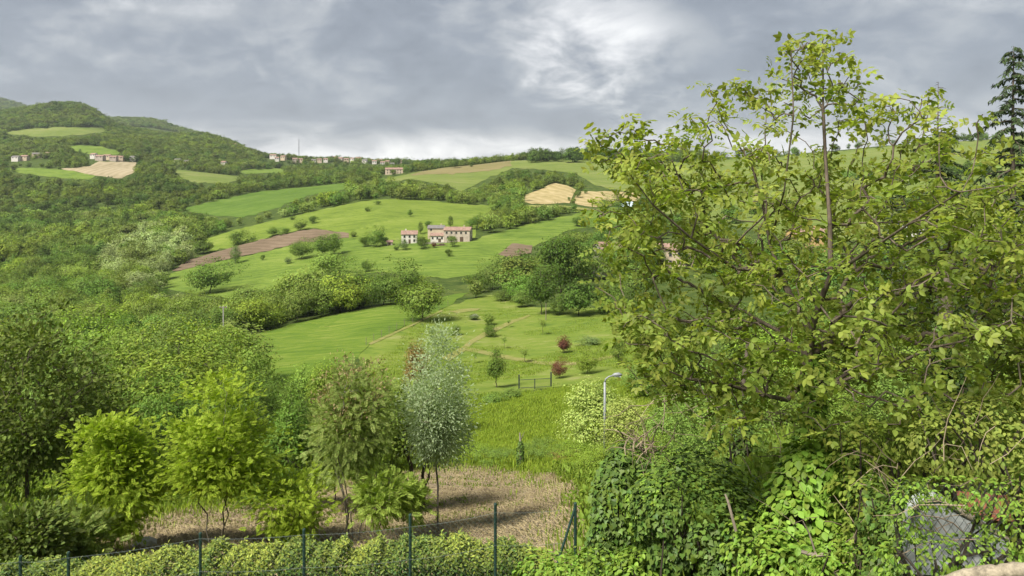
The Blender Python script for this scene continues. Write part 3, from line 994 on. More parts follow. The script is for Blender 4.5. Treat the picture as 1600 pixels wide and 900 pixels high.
def blocked(x, y, z, h, wd):
    """does a tree standing here stand on or in front of a field, or in front of a house?"""
    u0, v0 = PX(x, y, z)
    bl = np.zeros(len(x), bool)
    uu, vt = PX(x, y, z + h * 0.78)
    uu2, vm = PX(x, y, z + h * 0.4)
    for pix, wp, dr in FIELDS:
        ins = in_poly(x, y, wp)
        bl |= ins
        front = y < dr[1]
        bl |= front & (in_poly(uu, vt, pix) | in_poly(uu2, vm, pix)) & (y > 60)
    rk = np.abs(np.sin(x * 12.9898 + y * 78.233) * 43758.5453) % 1.0
    for (a, b, c, d, D, *pr) in CLEAR:
        hw = FPX * wd / 2 / y
        bl |= (rk > (pr[0] if pr else 0)) & (y < D - 1) & (u0 > a - hw) & (u0 < b + hw) & (vt < d) & (v0 > c)
    return bl


def scatter_band(d0, d1, a0, a1, sp, h0, h1, seed, ratio=1.0):
    rng = np.random.default_rng(seed)
    xs = np.arange(a0 * d1, a1 * d1, sp)
    ys = np.arange(d0, d1, sp)
    X, Y = np.meshgrid(xs, ys)
    X = X.ravel() + rng.uniform(-.45, .45, X.size) * sp
    Y = Y.ravel() + rng.uniform(-.45, .45, Y.size) * sp
    k = (X / Y > a0) & (X / Y < a1) & (Y > d0) & (Y < d1)
    X, Y = X[k], Y[k]
    Z = Hn(X, Y)
    hh = rng.uniform(h0, h1, len(X)) * (1 + 0.15 * vnoise(X / 25, Y / 25))
    wd = hh * rng.uniform(0.85, 1.25, len(X)) * ratio
    b = blocked(X, Y, Z, hh, wd)
    k = ~b
    return X[k], Y[k], Z[k], hh[k], wd[k], rng


def tint_of(X, Y, rng):
    """stands of the same kind grow together"""
    n = len(X)
    pal = np.array([(1.0, 1.0, 1.0), (0.78, 0.92, 0.85), (1.25, 1.2, 1.0), (1.05, 0.98, 1.1), (0.62, 0.74, 0.72), (1.45, 1.38, 0.95)])
    q = vnoise(X / 38 + 11, Y / 38) * 0.9 + rng.normal(size=n) * 0.55
    k = np.clip(np.digitize(q, [-1.0, -0.45, 0.25, 0.75, 1.25]), 0, 5)
    order = np.array([4, 1, 0, 3, 2, 5])
    t = pal[order[k]] * rng.uniform(0.85, 1.15, (n, 1))
    # the silvery willows along the stream
    u, v = PX(X, Y, Hn(X, Y) + 4)
    s = (((u - 235) / 75) ** 2 + ((v - 405) / 50) ** 2 < 1) & (rng.random(n) < 0.8)
    t[s] = np.array(T_SIL) * rng.uniform(0.75, 1.0, (s.sum(), 1)) * np.array([1, 1, 1.15])
    s = (((u - 265) / 30) ** 2 + ((v - 470) / 16) ** 2 < 1)
    t[s] = np.array(T_SIL) * 0.7
    s = (rng.random(n) < 0.025)
    t[s] = np.array((1.5, 1.35, 2.2))
    return t


bands = [scatter_band(92, 240, -0.80, 0.02, 7.4, 5.5, 11.5, 1), scatter_band(240, 520, -0.80, 0.20, 8.4, 5.5, 12.5, 2), scatter_band(520, 1250, -0.80, 0.26, 9.6, 6, 13, 3),
         scatter_band(1250, 2300, -0.80, -0.02, 11.5, 9, 14, 4, 1.15), scatter_band(2900, 4700, -0.80, -0.18, 22, 13, 20, 5, 1.6)]
BX = [np.concatenate([b[i] for b in bands]) for i in range(5)]
X, Y, Z, HH, WD = BX
rngw = np.random.default_rng(77)
TI = tint_of(X, Y, rngw) * np.array([1.12, 1.05, 0.95]) * np.where(Y > 700, 0.78, 1.0)[:, None]
# trees that cannot be seen at all are left out: a coarse screen of what stands nearest
uu, vt = PX(X, Y, Z + HH)
keep = (uu > -60) & (uu < 1660)
hz_u = np.arange(-60, 1661, 4)
order = np.argsort(Y)
sky_line = np.full(len(hz_u), 900.0)
show = np.zeros(len(X), bool)
for i in order:
    if not keep[i]:
        continue
    hw = max(2.0, FPX * WD[i] * 0.42 / Y[i])
    a = max(0, int((uu[i] - hw + 60) / 4)); b = min(len(hz_u) - 1, int((uu[i] + hw + 60) / 4)) + 1
    if b <= a:
        continue
    if vt[i] < sky_line[a:b].max() - 1.0:
        show[i] = True
    if Y[i] < 60:
        continue
    cut = vt[i] + 0.5 * FPX * HH[i] / Y[i]
    sky_line[a:b] = np.minimum(sky_line[a:b], np.maximum(cut, vt[i] + 2))
X, Y, Z, HH, WD, TI, uu, vt = (q[show] for q in (X, Y, Z, HH, WD, TI, uu, vt))
size = FPX * HH / Y
near = np.zeros(len(X), bool)
near[np.argsort(-size)[:300]] = True
near &= Y < 430
rr_ = random.Random(9)
for i in np.nonzero(near)[0]:
    sil = TI[i][2] > 1.9
    u = uu[i]
    if sil:
        lab, grp, nm = 'silvery grey green willow in the pale stand on the valley floor', 'silvery willows on the valley floor', 'willow_tree'
    elif u < 330:
        lab, grp, nm = 'leafy green tree crowded in the valley wood at left', 'trees of the left valley wood', 'woodland_tree'
    elif u < 640:
        lab, grp, nm = 'leafy tree packed in the wooded strip between wheat field and meadow', 'trees of the strip between wheat field and meadow', 'woodland_tree'
    else:
        lab, grp, nm = 'leafy tree in the thicket at the foot of the farm meadow', 'trees at the foot of the farm meadow', 'woodland_tree'
    place(rr_.choice(['round0', 'round1', 'round2', 'ovoid1', 'round0', 'ovoid0' if sil else 'round1']), (X[i], Y[i], Z[i] - 0.2), HH[i], WD[i], TI[i], nm, lab, grp, rng=rr_)
f = ~near
n = int(f.sum())
rots = np.zeros((n, 3)); rots[:, 2] = rngw.uniform(0, 6.28, n)
scs = np.stack([WD[f] / 10, WD[f] / 10, HH[f] / 10], 1)
ki = rngw.integers(0, 5, n)
ki[rngw.random(n) < 0.03] = 5
instancer('woodland', FAR + [FARC], np.stack([X[f], Y[f], Z[f] - 0.3], 1), ki, rots, scs, TI[f], label='green woods covering the far hillsides and valley sides')
print('woods', len(X), 'near', int(near.sum()), 'far', n)
# ------------------------------------------------------------------ trees close by, left and middle
BIG = {}
for i, (k, Hh, W, base, shape, lump, fl) in enumerate([('big0', 10, 10, 1.0, 'round', 0.35, 0.6), ('big1', 10, 9.5, 0.6, 'round', 0.42, 0.6), ('big2', 10, 8, 0.8, 'ovoid', 0.35, 0.55), ('brush', 10, 12, -1.2, 'shrub', 0.4, 0.7)]):
    BIG[k] = make_tree('near_' + k, 140 + i, Hh, W, base, shape, 260, 44, U_diamond(0.5), 0.27, 0.72, leafM, barkM, tip_r=0.012, lump=lump * 1.35, flat=fl, sides=5, shell=0.6)
MID.update(BIG)
_place0 = place
WPROTO = {'big0': 10, 'big1': 9.5, 'big2': 8, 'brush': 12}


def near_tree(kind, u, d, vtop, wpx, tint, name, label, group=None, cat='tree', seed=0):
    x = (u - 800) / FPX * d
    z = H(x, d) - 0.1
    ztop = (HOR - vtop) / FPX * d
    rg = random.Random(int(u * 7 + d * 13 + vtop + seed))
    tm, cm = MID[kind]
    Wp = WPROTO.get(kind) or {'round0': 10, 'round1': 10, 'round2': 9.5, 'ovoid0': 6.6, 'ovoid1': 7.4, 'shrub0': 12, 'shrub1': 11, 'thin0': 6, 'cypress': 2, 'conic': 5.0}[kind]
    e = link(name, None, loc=(x, d, z), label=label, cat=cat, group=group)
    e.rotation_euler.z = rg.uniform(0, 6.28)
    wm = wpx * d / FPX
    e.scale = (wm / Wp, wm / Wp, max(0.05, (ztop - z) / 10.0))
    sh = kind in ('brush', 'shrub0', 'shrub1')
    link('stem' if sh else 'trunk', tm, e)
    b = link('foliage' if sh else 'crown', cm, e)
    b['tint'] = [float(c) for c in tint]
    return e


def own_tree(name, label, u, d, vtop, wpx, parts, seed, cat='tree', group=None, base=0.2, **kw):
    """a near tree with a mesh of its own"""
    x = (u - 800) / FPX * d
    z = H(x, d) - 0.05
    Hh = (HOR - vtop) / FPX * d - z
    W = wpx * d / FPX
    e = link(name, None, loc=(x, d, z), label=label, cat=cat, group=group)
    tm, cm = make_tree(name, seed, Hh, W, Hh * base, **kw)
    link(parts[0], tm, e)
    link(parts[1], cm, e)
    return e, Hh, W


tr = ('trunk', 'crown')
PIN = U_pinnate(5, 0.34)
PINB = U_pinnate(6, 0.26)
own_tree('robinia_tree', 'lime yellow feathery tree standing left of its brighter twin behind the hedge', 182, 20.5, 622, 150, tr, 301, base=0.14, shape='ovoid', ncl=90, per=92, unit=PIN, lsize=0.155,
         crad=0.52, lm=leafRob, bm=barkM, flat=0.26, up=1.3, lump=0.55, tip_r=0.006, droop=0.3, group='lime robinias')
own_tree('robinia_tree', 'brightest lime yellow feathery tree with pale forked stems behind the hedge', 338, 20.8, 610, 170, tr, 305, base=0.16, shape='ovoid', ncl=96, per=92, unit=PIN, lsize=0.155,
         crad=0.52, lm=leafRob, bm=barkL, flat=0.26, up=1.3, lump=0.65, tip_r=0.006, stems=3, droop=0.3, group='lime robinias')
own_tree('robinia_tree', 'low lime yellow sapling spreading beside the reddish stems of the tall thin tree', 470, 21.0, 728, 110, tr, 309, base=0.08, shape='umbrella', ncl=40, per=70, unit=PIN, lsize=0.155,
         crad=0.45, lm=leafRob, bm=barkM, flat=0.35, up=1.3, lump=0.45, tip_r=0.006, droop=0.3, group='lime robinias')
own_tree('dark_tree', 'large dark green tree filling the left edge above the vine bush', 40, 30.0, 498, 240, tr, 311, base=0.05, shape='round', ncl=290, per=30, unit=U_leaf(0.55), lsize=0.21,
         crad=0.62, lm=leafDark, bm=barkM, lump=0.35, up=0.8, droop=0.35)
own_tree('dark_tree', 'dark leafy tree between the left edge tree and the lime trees', 130, 34.0, 560, 170, tr, 312, base=0.0, shape='shrub', ncl=200, per=26, unit=U_leaf(0.55), lsize=0.21,
         crad=0.6, lm=leafDark, bm=barkM, lump=0.35, up=0.8, droop=0.35)
own_tree('vine_bush', 'mid green vine covered bush at the bottom left corner by the hedge', 38, 17.0, 768, 150, ('stem', 'foliage'), 313, cat='bush', base=-0.1, shape='shrub', ncl=130, per=30, unit=U_leaf(0.6), lsize=0.13,
         crad=0.35, lm=leaf_mat('leaf_vine', (0.085, 0.125, 0.028), (0.15, 0.19, 0.042), 0.3), bm=barkM, lump=0.35)
own_tree('vine_bush', 'low pinkish green bush leaning right of the bottom left vine bush', 108, 18.5, 800, 90, ('stem', 'foliage'), 314, cat='bush', base=-0.1, shape='shrub', ncl=60, per=18, unit=PINB, lsize=0.34,
         crad=0.35, lm=leafAil, bm=barkM, lump=0.4)
e, Hh, W = own_tree('ailanthus_tree', 'tall olive green tree with reddish tips on a bundle of thin brown stems', 552, 21.5, 538, 175, tr, 321, base=0.30, shape='umbrella', ncl=110, per=24, unit=U_pinnate(6, 0.22), lsize=0.27,
                    crad=0.45, lm=leafAil, bm=barkL, flat=0.5, up=1.1, stems=6, tip_r=0.007, lump=0.45, droop=0.45)
rg = np.random.default_rng(5)
cc = crown_centers(rg, 60, Hh, W * 0.95, Hh * 0.5, 'round', 0.4)
po, fr, sz = leafy(rg, cc, 0.22, 20, U_diamond(0.4), 0.10, np.array([0, 0, Hh * .4]), 0.5)
lv, lf = scatter(U_diamond(0.4), po, fr, sz)
link('seed_cluster', mesh_np('seed_cluster', lv, tris=lf, mat=leafPink), e, label='pinkish brown seed clusters among the leaves', kind='stuff')
own_tree('silver_tree', 'airy silver leaved tree with one slim trunk beside the soil plot', 686, 22.5, 524, 150, tr, 331, base=0.22, shape='ovoid', ncl=190, per=135, unit=U_diamond(0.34), lsize=0.098,
         crad=0.36, lm=leafSil, bm=barkL, flat=0.9, up=0.5, tip_r=0.005, lump=0.4, droop=0.5, rnd=0.9)
own_tree('sapling', 'small green sapling behind the hedge left of the fourth fence post', 594, 20.5, 728, 95, tr, 341, base=0.35, shape='umbrella', ncl=50, per=16, unit=PINB, lsize=0.26, crad=0.3,
         lm=leafPale, bm=barkM, lump=0.4, tip_r=0.004)
own_tree('sapling', 'round headed green sapling above the fourth fence post', 640, 20.8, 745, 70, tr, 342, base=0.40, shape='round', ncl=40, per=16, unit=PINB, lsize=0.24, crad=0.28,
         lm=leafPale, bm=barkM, lump=0.4, tip_r=0.004)
own_tree('crooked_tree', 'tree on crooked dark twin trunks behind the silver tree', 652, 27.5, 590, 130, tr, 343, base=0.38, shape='round', ncl=110, per=20, unit=U_leaf(0.5), lsize=0.17, crad=0.5,
         lm=leafPale, bm=barkM, lump=0.4, tip_r=0.016, stems=3, expo=2.2)
own_tree('sapling', 'thin pale green sapling behind the lime trees beside the dark hollow', 520, 28.0, 600, 90, tr, 344, base=0.2, shape='ovoid', ncl=70, per=18, unit=PINB, lsize=0.3, crad=0.4,
         lm=leafAil, bm=barkM, lump=0.4, tip_r=0.005)

NEARL = [  # kind, u, d, v of the top, width, tint, label
    ('big0', 285, 60, 512, 260, T_LIME, 'broad pale green tree in the middle of the left wood edge'),
    ('big1', 200, 70, 500, 190, T_PALE, 'pale rounded tree left of the broad pale green tree'),
    ('big0', 372, 70, 515, 150, T_PALE, 'pale green tree at the lower corner of the wheat field'),
    ('big1', 110, 58, 505, 190, T_MID, 'green tree rising behind the big dark edge tree'),
    ('big2', 20, 64, 470, 200, T_OLIVE, 'olive green tree at the left edge behind the dark tree'),
    ('big0', 155, 86, 480, 170, T_LIME, 'bright green tree in the left wood above the pale rounded tree'),
    ('big1', 60, 88, 460, 170, T_MID, 'tall green tree at left above the olive green tree'),
    ('big1', 255, 90, 485, 150, T_MID, 'green tree just behind the broad pale green tree'),
    ('big2', 330, 88, 498, 110, T_PALE, 'pale green pointed tree below the wooden utility pole'),
    ('big1', 375, 46, 570, 170, T_DEEP, 'green tree directly behind the brightest lime tree'),
    ('big0', 255, 44, 580, 150, T_DEEP, 'olive green tree between the two lime trees'),
    ('big1', 432, 50, 580, 130, T_DEEP, 'deep green tree over the dark hollow right of the lime trees'),
    ('brush', 425, 38, 625, 170, (.34, .38, .30), 'thicket tinted dark for shade, right of the brightest lime tree'),  # here and next line: the hollow's shade is painted as very dark leaf tint
    ('brush', 495, 42, 612, 150, (.36, .40, .30), 'thicket tinted dark for shade, behind the tall thin stemmed tree'),
    ('big2', 468, 62, 560, 100, T_PALE, 'pale green tree at the lower edge of the wheat field'),
    ('big2', 512, 56, 545, 95, T_LIME, 'bright tree top showing against the lower wheat field'),
    ('big1', 575, 48, 570, 110, T_OLIVE, 'olive green tree behind the reddish tipped tree'),
    ('big1', 615, 40, 590, 100, T_DEEP, 'deep green tree left of the silver tree'),
    ('big2', 652, 78, 520, 60, T_RED, 'slender red leaved tree above the silver tree'),
    ('brush', 690, 60, 560, 70, T_LIME, 'bright bush behind the top of the silver tree'),
    ('brush', 215, 36, 640, 150, (.36, .40, .30), 'thicket tinted dark for shade, low behind the left lime tree'),  # this pair: shade behind the lime trees is put into the leaf tint
    ('brush', 272, 33, 640, 110, (.36, .40, .30), 'thicket tinted dark for shade, low between the lime trees'),
    ('big1', 604, 27, 566, 130, (.95, .95, .8), 'mid green tree filling the gap left of the silver tree'),
    ('big2', 448, 29, 600, 120, T_DEEP, 'deep green tree behind the low lime sapling'),
    ('brush', 90, 26, 790, 120, T_DEEP, 'deep green shrub at the foot of the left dark trees'),
    ('brush', 780, 41, 700, 70, T_MID, 'green shrub left of the ivy covered stump'),
    ('brush', 846, 40.5, 682, 75, T_MID, 'green shrub right of the ivy covered stump'),
    ('brush', 882, 39.5, 705, 60, T_RED, 'reddish brown dry bush at the edge of the soil plot'),
    ('brush', 905, 40, 690, 90, T_LIME, 'bright green shrub at the upper right corner of the soil plot'),
    ('brush', 745, 44, 690, 60, T_LIME, 'low bright shrub right of the silver tree'),
]
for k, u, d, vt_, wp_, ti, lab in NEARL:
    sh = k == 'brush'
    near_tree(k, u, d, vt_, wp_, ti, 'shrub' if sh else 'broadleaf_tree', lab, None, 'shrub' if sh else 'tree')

# ------------------------------------------------------------------ grass and litter
def blades(seed, n, h, w_, spread, lean=0.35):
    rg = np.random.default_rng(seed)
    b = np.stack([rg.normal(size=n) * spread, rg.normal(size=n) * spread, np.zeros(n)], 1)
    an = rg.uniform(0, 6.28, n)
    ln = rg.uniform(0.1, 1, n) * lean * h
    hh = h * rg.uniform(0.5, 1.1, n)
    tip = b + np.stack([np.cos(an) * ln, np.sin(an) * ln, hh], 1)
    mid = b * 0.5 + tip * 0.5 + np.array([0, 0, 1]) * (hh * 0.12)[:, None]
    sd = np.stack([-np.sin(an), np.cos(an), np.zeros(n)], 1) * w_
    V = np.stack([b - sd, b + sd, mid + sd * .8, mid - sd * .8, tip], 1).reshape(-1, 3)
    i = np.arange(n)[:, None] * 5
    F = np.concatenate([i + np.array([[0, 1, 2]]), i + np.array([[0, 2, 3]]), i + np.array([[3, 2, 4]])])
    return V, F


def tuft(name, seed, n, h, w_, spread, m_):
    V, F = blades(seed, n, h, w_, spread)
    return mesh_np(name, V, tris=F, mat=m_)


def inside_points(fi, n, seed, dpow=1.0):
    pix, wp, dr = FIELDS[fi]
    wa = np.array(wp); rg = np.random.default_rng(seed)
    la, lb = np.log(wa[:, 1].min()), np.log(wa[:, 1].max())
    a0, a1 = (wa[:, 0] / wa[:, 1]).min(), (wa[:, 0] / wa[:, 1]).max()
    y = np.exp(rg.uniform(la, lb, n * 3)); x = rg.uniform(a0, a1, n * 3) * y
    k = in_poly(x, y, wp)
    return x[k][:n], y[k][:n], rg


x, y, rg = inside_points(1, 26000, 3)
n = len(x)
rot = np.zeros((n, 3)); rot[:, 2] = rg.uniform(0, 6.28, n)
sc = rg.uniform(0.6, 1.3, n) * (1 + 0.3 * vnoise(x / 3, y / 3)).clip(0.4, 1.8)
instancer('tall_grass', [tuft('tuft0', 1, 9, 0.42, 0.022, 0.16, grassM), tuft('tuft1', 2, 9, 0.36, 0.022, 0.18, grassM), tuft('tuft2', 3, 9, 0.34, 0.025, 0.16, grassG)],
          np.stack([x, y, Hn(x, y)], 1), rg.integers(0, 3, n), rot, np.repeat(sc[:, None], 3, 1), None, label='tall sunny grass on the slope beyond the soil plot')
x, y, rg = inside_points(2, 16000, 4)
k = (vnoise(x / 9, y / 9) > -0.4)
x, y = x[k], y[k]
n = len(x)
rot = np.zeros((n, 3)); rot[:, 2] = rg.uniform(0, 6.28, n)
sc = rg.uniform(0.5, 1.2, n)
instancer('lawn_grass', [tuft('tuft3', 4, 9, 0.30, 0.035, 0.30, grassM), tuft('tuft4', 5, 9, 0.30, 0.035, 0.30, grassG)], np.stack([x, y, Hn(x, y)], 1), rg.integers(0, 2, n), rot,
          np.repeat(sc[:, None], 3, 1), None, label='uneven grass tufts on the orchard lawn')
# raked stalks, clods and weeds on the soil plot
x, y, rg = inside_points(0, 18000, 6)
n = len(x)
stk = MB()
r7 = random.Random(3)
for k in range(9):
    an = r7.uniform(0, 6.28); L = r7.uniform(.08, .28); cx, cy = r7.uniform(-.25, .25), r7.uniform(-.25, .25)
    stk.tube([(cx, cy, .015), (cx + math.cos(an) * L, cy + math.sin(an) * L, r7.uniform(.01, .06))], .006, 3, False)
clod = MB()
for k in range(5):
    cx, cy, s = r7.uniform(-.3, .3), r7.uniform(-.3, .3), r7.uniform(.02, .055)
    clod.raw([(cx - s, cy - s * .6, 0), (cx + s, cy - s, 0), (cx + s * .8, cy + s, 0), (cx - s * .8, cy + s * .9, 0), (cx + r7.uniform(-.3, .3) * s, cy, s * 1.1)], [(0, 1, 4), (1, 2, 4), (2, 3, 4), (3, 0, 4)])
rot = np.zeros((n, 3)); rot[:, 2] = rg.uniform(0, 6.28, n)
idx = rg.choice(4, n, p=[.38, .28, .25, .09])
green = vnoise(x / 2.0 + 5, y / 2.0) < 0.2
idx[green & (idx >= 2)] = 0
instancer('raked_litter', [stk.mesh('stalks', dryM), clod.mesh('clods', mSoil), tuft('weed0', 7, 7, 0.14, 0.02, 0.09, grassG), tuft('weed1', 8, 8, 0.18, 0.012, 0.10, dryM)],
          np.stack([x, y, Hn(x, y) + 0.03], 1), idx, rot, np.repeat(rg.uniform(.6, 1.3, n)[:, None], 3, 1), None, label='raked stalks, clods and weeds strewn over the soil plot')
# weeds creeping in along the rim of the soil plot
rg = np.random.default_rng(14)
rim = np.array(FIELDS[0][1]); n = 5200
k = rg.integers(0, len(rim), n); f_ = rg.random((n, 1))
pt = rim[k] * (1 - f_) + rim[(k + 1) % len(rim)] * f_ + rg.normal(size=(n, 2)) * (.75 + .5 * (rg.random((n, 1)) < .3))
pt = pt[pt[:, 1] > 15]; n = len(pt)
rot = np.zeros((n, 3)); rot[:, 2] = rg.uniform(0, 6.28, n)
instancer('rim_weeds', [tuft('tuft7', 21, 10, 0.24, 0.016, 0.14, grassG), tuft('tuft8', 22, 9, 0.30, 0.014, 0.12, grassM), tuft('tuft9', 23, 8, 0.22, 0.012, 0.14, dryM)],
          np.stack([pt[:, 0], pt[:, 1], Hn(pt[:, 0], pt[:, 1]) + .01], 1), rg.integers(0, 3, n), rot, np.repeat(rg.uniform(.5, 1.4, n)[:, None], 3, 1), None, label='weeds creeping over the rim of the soil plot')
# rough herbs where nothing else grows close to the camera
rg = np.random.default_rng(12)
n = 26000
yv = np.exp(rg.uniform(math.log(9), math.log(95), n)); xv = rg.uniform(-0.75, 0.75, n) * yv
ok = ~(in_poly(xv, yv, FIELDS[0][1]) | in_poly(xv, yv, FIELDS[1][1]) | in_poly(xv, yv, FIELDS[2][1]) | in_poly(xv, yv, FIELDS[3][1]))
xv, yv = xv[ok], yv[ok]; n = len(xv)
hv, hf = scatter(U_leaf(0.55), rg.normal(size=(26, 3)) * (.22, .22, .10) + (0, 0, .22), frames(rg.normal(size=(26, 3)) + (0, 0, .3), .8, rg), rg.uniform(.07, .16, 26))
herb = mesh_np('herb', hv, tris=hf, mat=grassG)
rot = np.zeros((n, 3)); rot[:, 2] = rg.uniform(0, 6.28, n)
instancer('herb_layer', [herb, tuft('tuft6', 9, 12, 0.45, 0.018, 0.16, grassG)], np.stack([xv, yv, Hn(xv, yv)], 1), rg.integers(0, 2, n), rot, np.repeat(rg.uniform(.6, 1.6, n)[:, None], 3, 1), None,
          label='rough green herbs and weeds under the near trees')
# ------------------------------------------------------------------ the big walnut
WD0 = 10.0
wroot = G(1268, 700, 8, 12)
wx, wy = (1268 - 800) / FPX * WD0, WD0
wz = H(wx, wy)
walnut = link('walnut_tree', None, loc=(wx, wy, wz), label='large spreading walnut tree with big light green leaves filling the right side', cat='tree')
ORG = np.array([wx, wy, wz])


def wp_(u, v, dd=0.0):
    p = AT(u, v, WD0 + dd)
    return np.array(p) - ORG


LIMBS = [
    [wp_(1272, 760, .1) * (1, 1, 0) + (0, 0, -.3), wp_(1270, 720), wp_(1268, 690), wp_(1264, 640), wp_(1260, 590), wp_(1262, 555)],                        # 0-5 trunk
    [4, wp_(1230, 625, -.1), wp_(1195, 618, -.3), wp_(1140, 602, -.6), wp_(1078, 593, -.9), wp_(1020, 570, -1.1)],                                       # 6-10 low left
    [4, wp_(1300, 602, -.1), wp_(1345, 584, -.4), wp_(1400, 570, -.8), wp_(1450, 545, -1.2), wp_(1520, 530, -1.6), wp_(1580, 500, -1.9)],                 # 11-16 low right
    [5, wp_(1300, 533, .2), wp_(1340, 528, .5), wp_(1395, 492, .9), wp_(1460, 488, 1.2), wp_(1540, 470, 1.4)],                                           # 17-21 mid right
    [5, wp_(1235, 535, .2), wp_(1213, 515, .4), wp_(1190, 503, .6), wp_(1145, 515, .8), wp_(1080, 505, 1.0), wp_(1010, 490, 1.2)],                         # 22-27 mid left
    [5, wp_(1266, 520, 0), wp_(1250, 488, .1), wp_(1238, 470, .2), wp_(1218, 425, .4), wp_(1203, 380, .5), wp_(1192, 320, .5), wp_(1175, 260, .5), wp_(1130, 190, .5), wp_(1115, 150, .5)],  # 28-36
    [28, wp_(1282, 470, -.2), wp_(1298, 430, -.4), wp_(1297, 350, -.4), wp_(1290, 250, -.2), wp_(1286, 170, -.1), wp_(1286, 80, 0)],                        # 37-42
    [31, wp_(1150, 420, -.5), wp_(1080, 372, -.8), wp_(1020, 320, -1.0), wp_(960, 240, -1.0)],                                                            # 43-46
    [38, wp_(1350, 370, .4), wp_(1395, 300, .7), wp_(1440, 220, .8), wp_(1452, 170, .8)],                                                                 # 47-50
    [38, wp_(1345, 400, -.8), wp_(1420, 350, -1.5), wp_(1500, 300, -2.0), wp_(1570, 290, -2.3)],                                                           # 51-54
    [19, wp_(1480, 420, 1.4), wp_(1550, 370, 1.7), wp_(1600, 330, 2.0)],                                                                                  # 55-57
    [32, wp_(1225, 300, -.8), wp_(1240, 180, -1.0), wp_(1236, 80, -1.0)],                                                                                 # 58-60
]
OUTL = [(920, 235), (935, 210), (990, 188), (1030, 225), (1075, 215), (1100, 140), (1155, 140), (1180, 195), (1215, 165), (1220, 62), (1258, 55), (1268, 120), (1282, 52), (1320, 60), (1330, 120), (1345, 160),
        (1375, 185), (1432, 155), (1470, 172), (1495, 215), (1500, 260), (1540, 330), (1600, 280), (1690, 260), (1690, 600), (1600, 600), (1480, 640), (1380, 620), (1250, 600),
        (1150, 650), (1060, 640), (1005, 605), (985, 550), (940, 480), (960, 420), (935, 380), (940, 330), (960, 290)]
rg = np.random.default_rng(21)
pts = []
while len(pts) < 900:
    u, v = rg.uniform(915, 1690), rg.uniform(48, 655)
    if not in_poly(np.array([u]), np.array([v]), OUTL)[0]:
        continue
    # depth of the crown: thick in the middle, thin at the rim
    r = min(1.0, math.hypot((u - 1270) / 380, (v - 390) / 340))
    if v < 240 and rg.random() < 0.62:
        continue
    dep = 2.4 * math.sqrt(max(0.03, 1 - r * r))
    dd = rg.uniform(-1, 1) * dep
    if dd < 0.2 and math.hypot((u - 1262) / 110, (v - 520) / 120) < 1 and rg.random() < 0.25:
        continue
    p = wp_(u, v, 0) + np.array([0, dd, 0])
    pts.append(p)
C = np.array(pts)
# explicit shoots against the sky
SH = [(1240, 66), (1228, 80), (1252, 72), (1286, 58), (1300, 62), (1312, 82), (1275, 95), (1298, 100), (1255, 100), (1262, 145), (1240, 120), (1330, 115), (1345, 130), (1325, 90), (1110, 142), (1120, 160),
      (1150, 138), (1158, 150), (1172, 150), (1185, 165), (1135, 180), (1095, 190), (1110, 205), (985, 195), (975, 208), (1000, 215), (950, 215), (930, 215), (940, 228), (1440, 155), (1455, 160), (1430, 180), (1465, 185),
      (1225, 160), (1250, 170), (1300, 150), (1320, 165), (1280, 140), (1215, 190), (1390, 155), (1400, 175), (1380, 165), (1020, 235), (1045, 225), (1065, 225), (1265, 185), (1310, 190), (1345, 185), (1480, 215), (1470, 200)]
C = np.concatenate([C, np.array([wp_(u, v, rg.uniform(-.5, .5)) for u, v in SH])])
seg = grow(LIMBS, C, rg, tip_r=0.0065, expo=2.35, bias=0.25, wig=0.07, parts=3)
tv, tq = tubes(seg, 6)
hgt = seg[0][:, 2]
link('trunk', mesh_np('walnut_wood', tv, quads=tq, mat=barkW, smooth=True), walnut)
# compound leaves in rosettes at the shoot ends
LFT = U_leaf(0.58, 0.07)
WALS = [U_pinnate(2, 0.46, True, 0.30, LFT), U_pinnate(3, 0.38, True, 0.32, LFT), U_pinnate(2, 0.50, True, 0.20, LFT)]
per = 8
cen = np.repeat(C, per, 0)
n = len(cen)
off = rg.normal(size=(n, 3)) * np.array([.10, .10, .07])
an = rg.uniform(0, 6.28, n)
el = rg.normal(size=n) * 0.45 - 0.15
dirv = np.stack([np.cos(an) * np.cos(el), np.sin(an) * np.cos(el), np.sin(el)], 1)
fr = frames(dirv, 0.8, rg, 0.55)
sz = rg.uniform(0.10, 0.205, n)
pos = cen + off
ki = rg.integers(0, 3, n)
top = (C[:, 2] - C[:, 2].min()) / np.ptp(C[:, 2])
yng = np.clip(np.repeat(rg.uniform(0.0, 0.55, len(C)), per) + rg.normal(size=n) * 0.15 + np.repeat(top ** 2 * 0.35, per), 0, 1)
# the leaves that face the camera nearest are pieces of their own
dist = pos[:, 1]
mine = np.zeros(n, bool)
score = sz / (ORG[1] + dist)
uq, vq = PX(pos[:, 0] + ORG[0], pos[:, 1] + ORG[1], pos[:, 2] + ORG[2])
score[(uq < 0) | (uq > 1590) | (vq < 10)] = 0
mine[np.argsort(-score)[:300]] = True
V, F, A = [], [], []
nv = 0
for k in range(3):
    s = (ki == k) & ~mine
    lv, lf = scatter(WALS[k], pos[s], fr[s], sz[s])
    V.append(lv); F.append(lf + nv); nv += len(lv)
    A.append(np.repeat(yng[s], len(WALS[k][0])))
link('crown', mesh_np('walnut_leaves', np.concatenate(V), tris=np.concatenate(F), mat=leafWal, attrs={'young': np.concatenate(A)}), walnut, kind='stuff')
LM = {}
for k in range(3):
    for q in range(3):
        LM[k, q] = mesh_np('walnut_leaf_%d%d' % (k, q), WALS[k][0], tris=WALS[k][1], mat=leafWal, attrs={'young': np.full(len(WALS[k][0]), 0.15 + 0.3 * q)})
from mathutils import Matrix
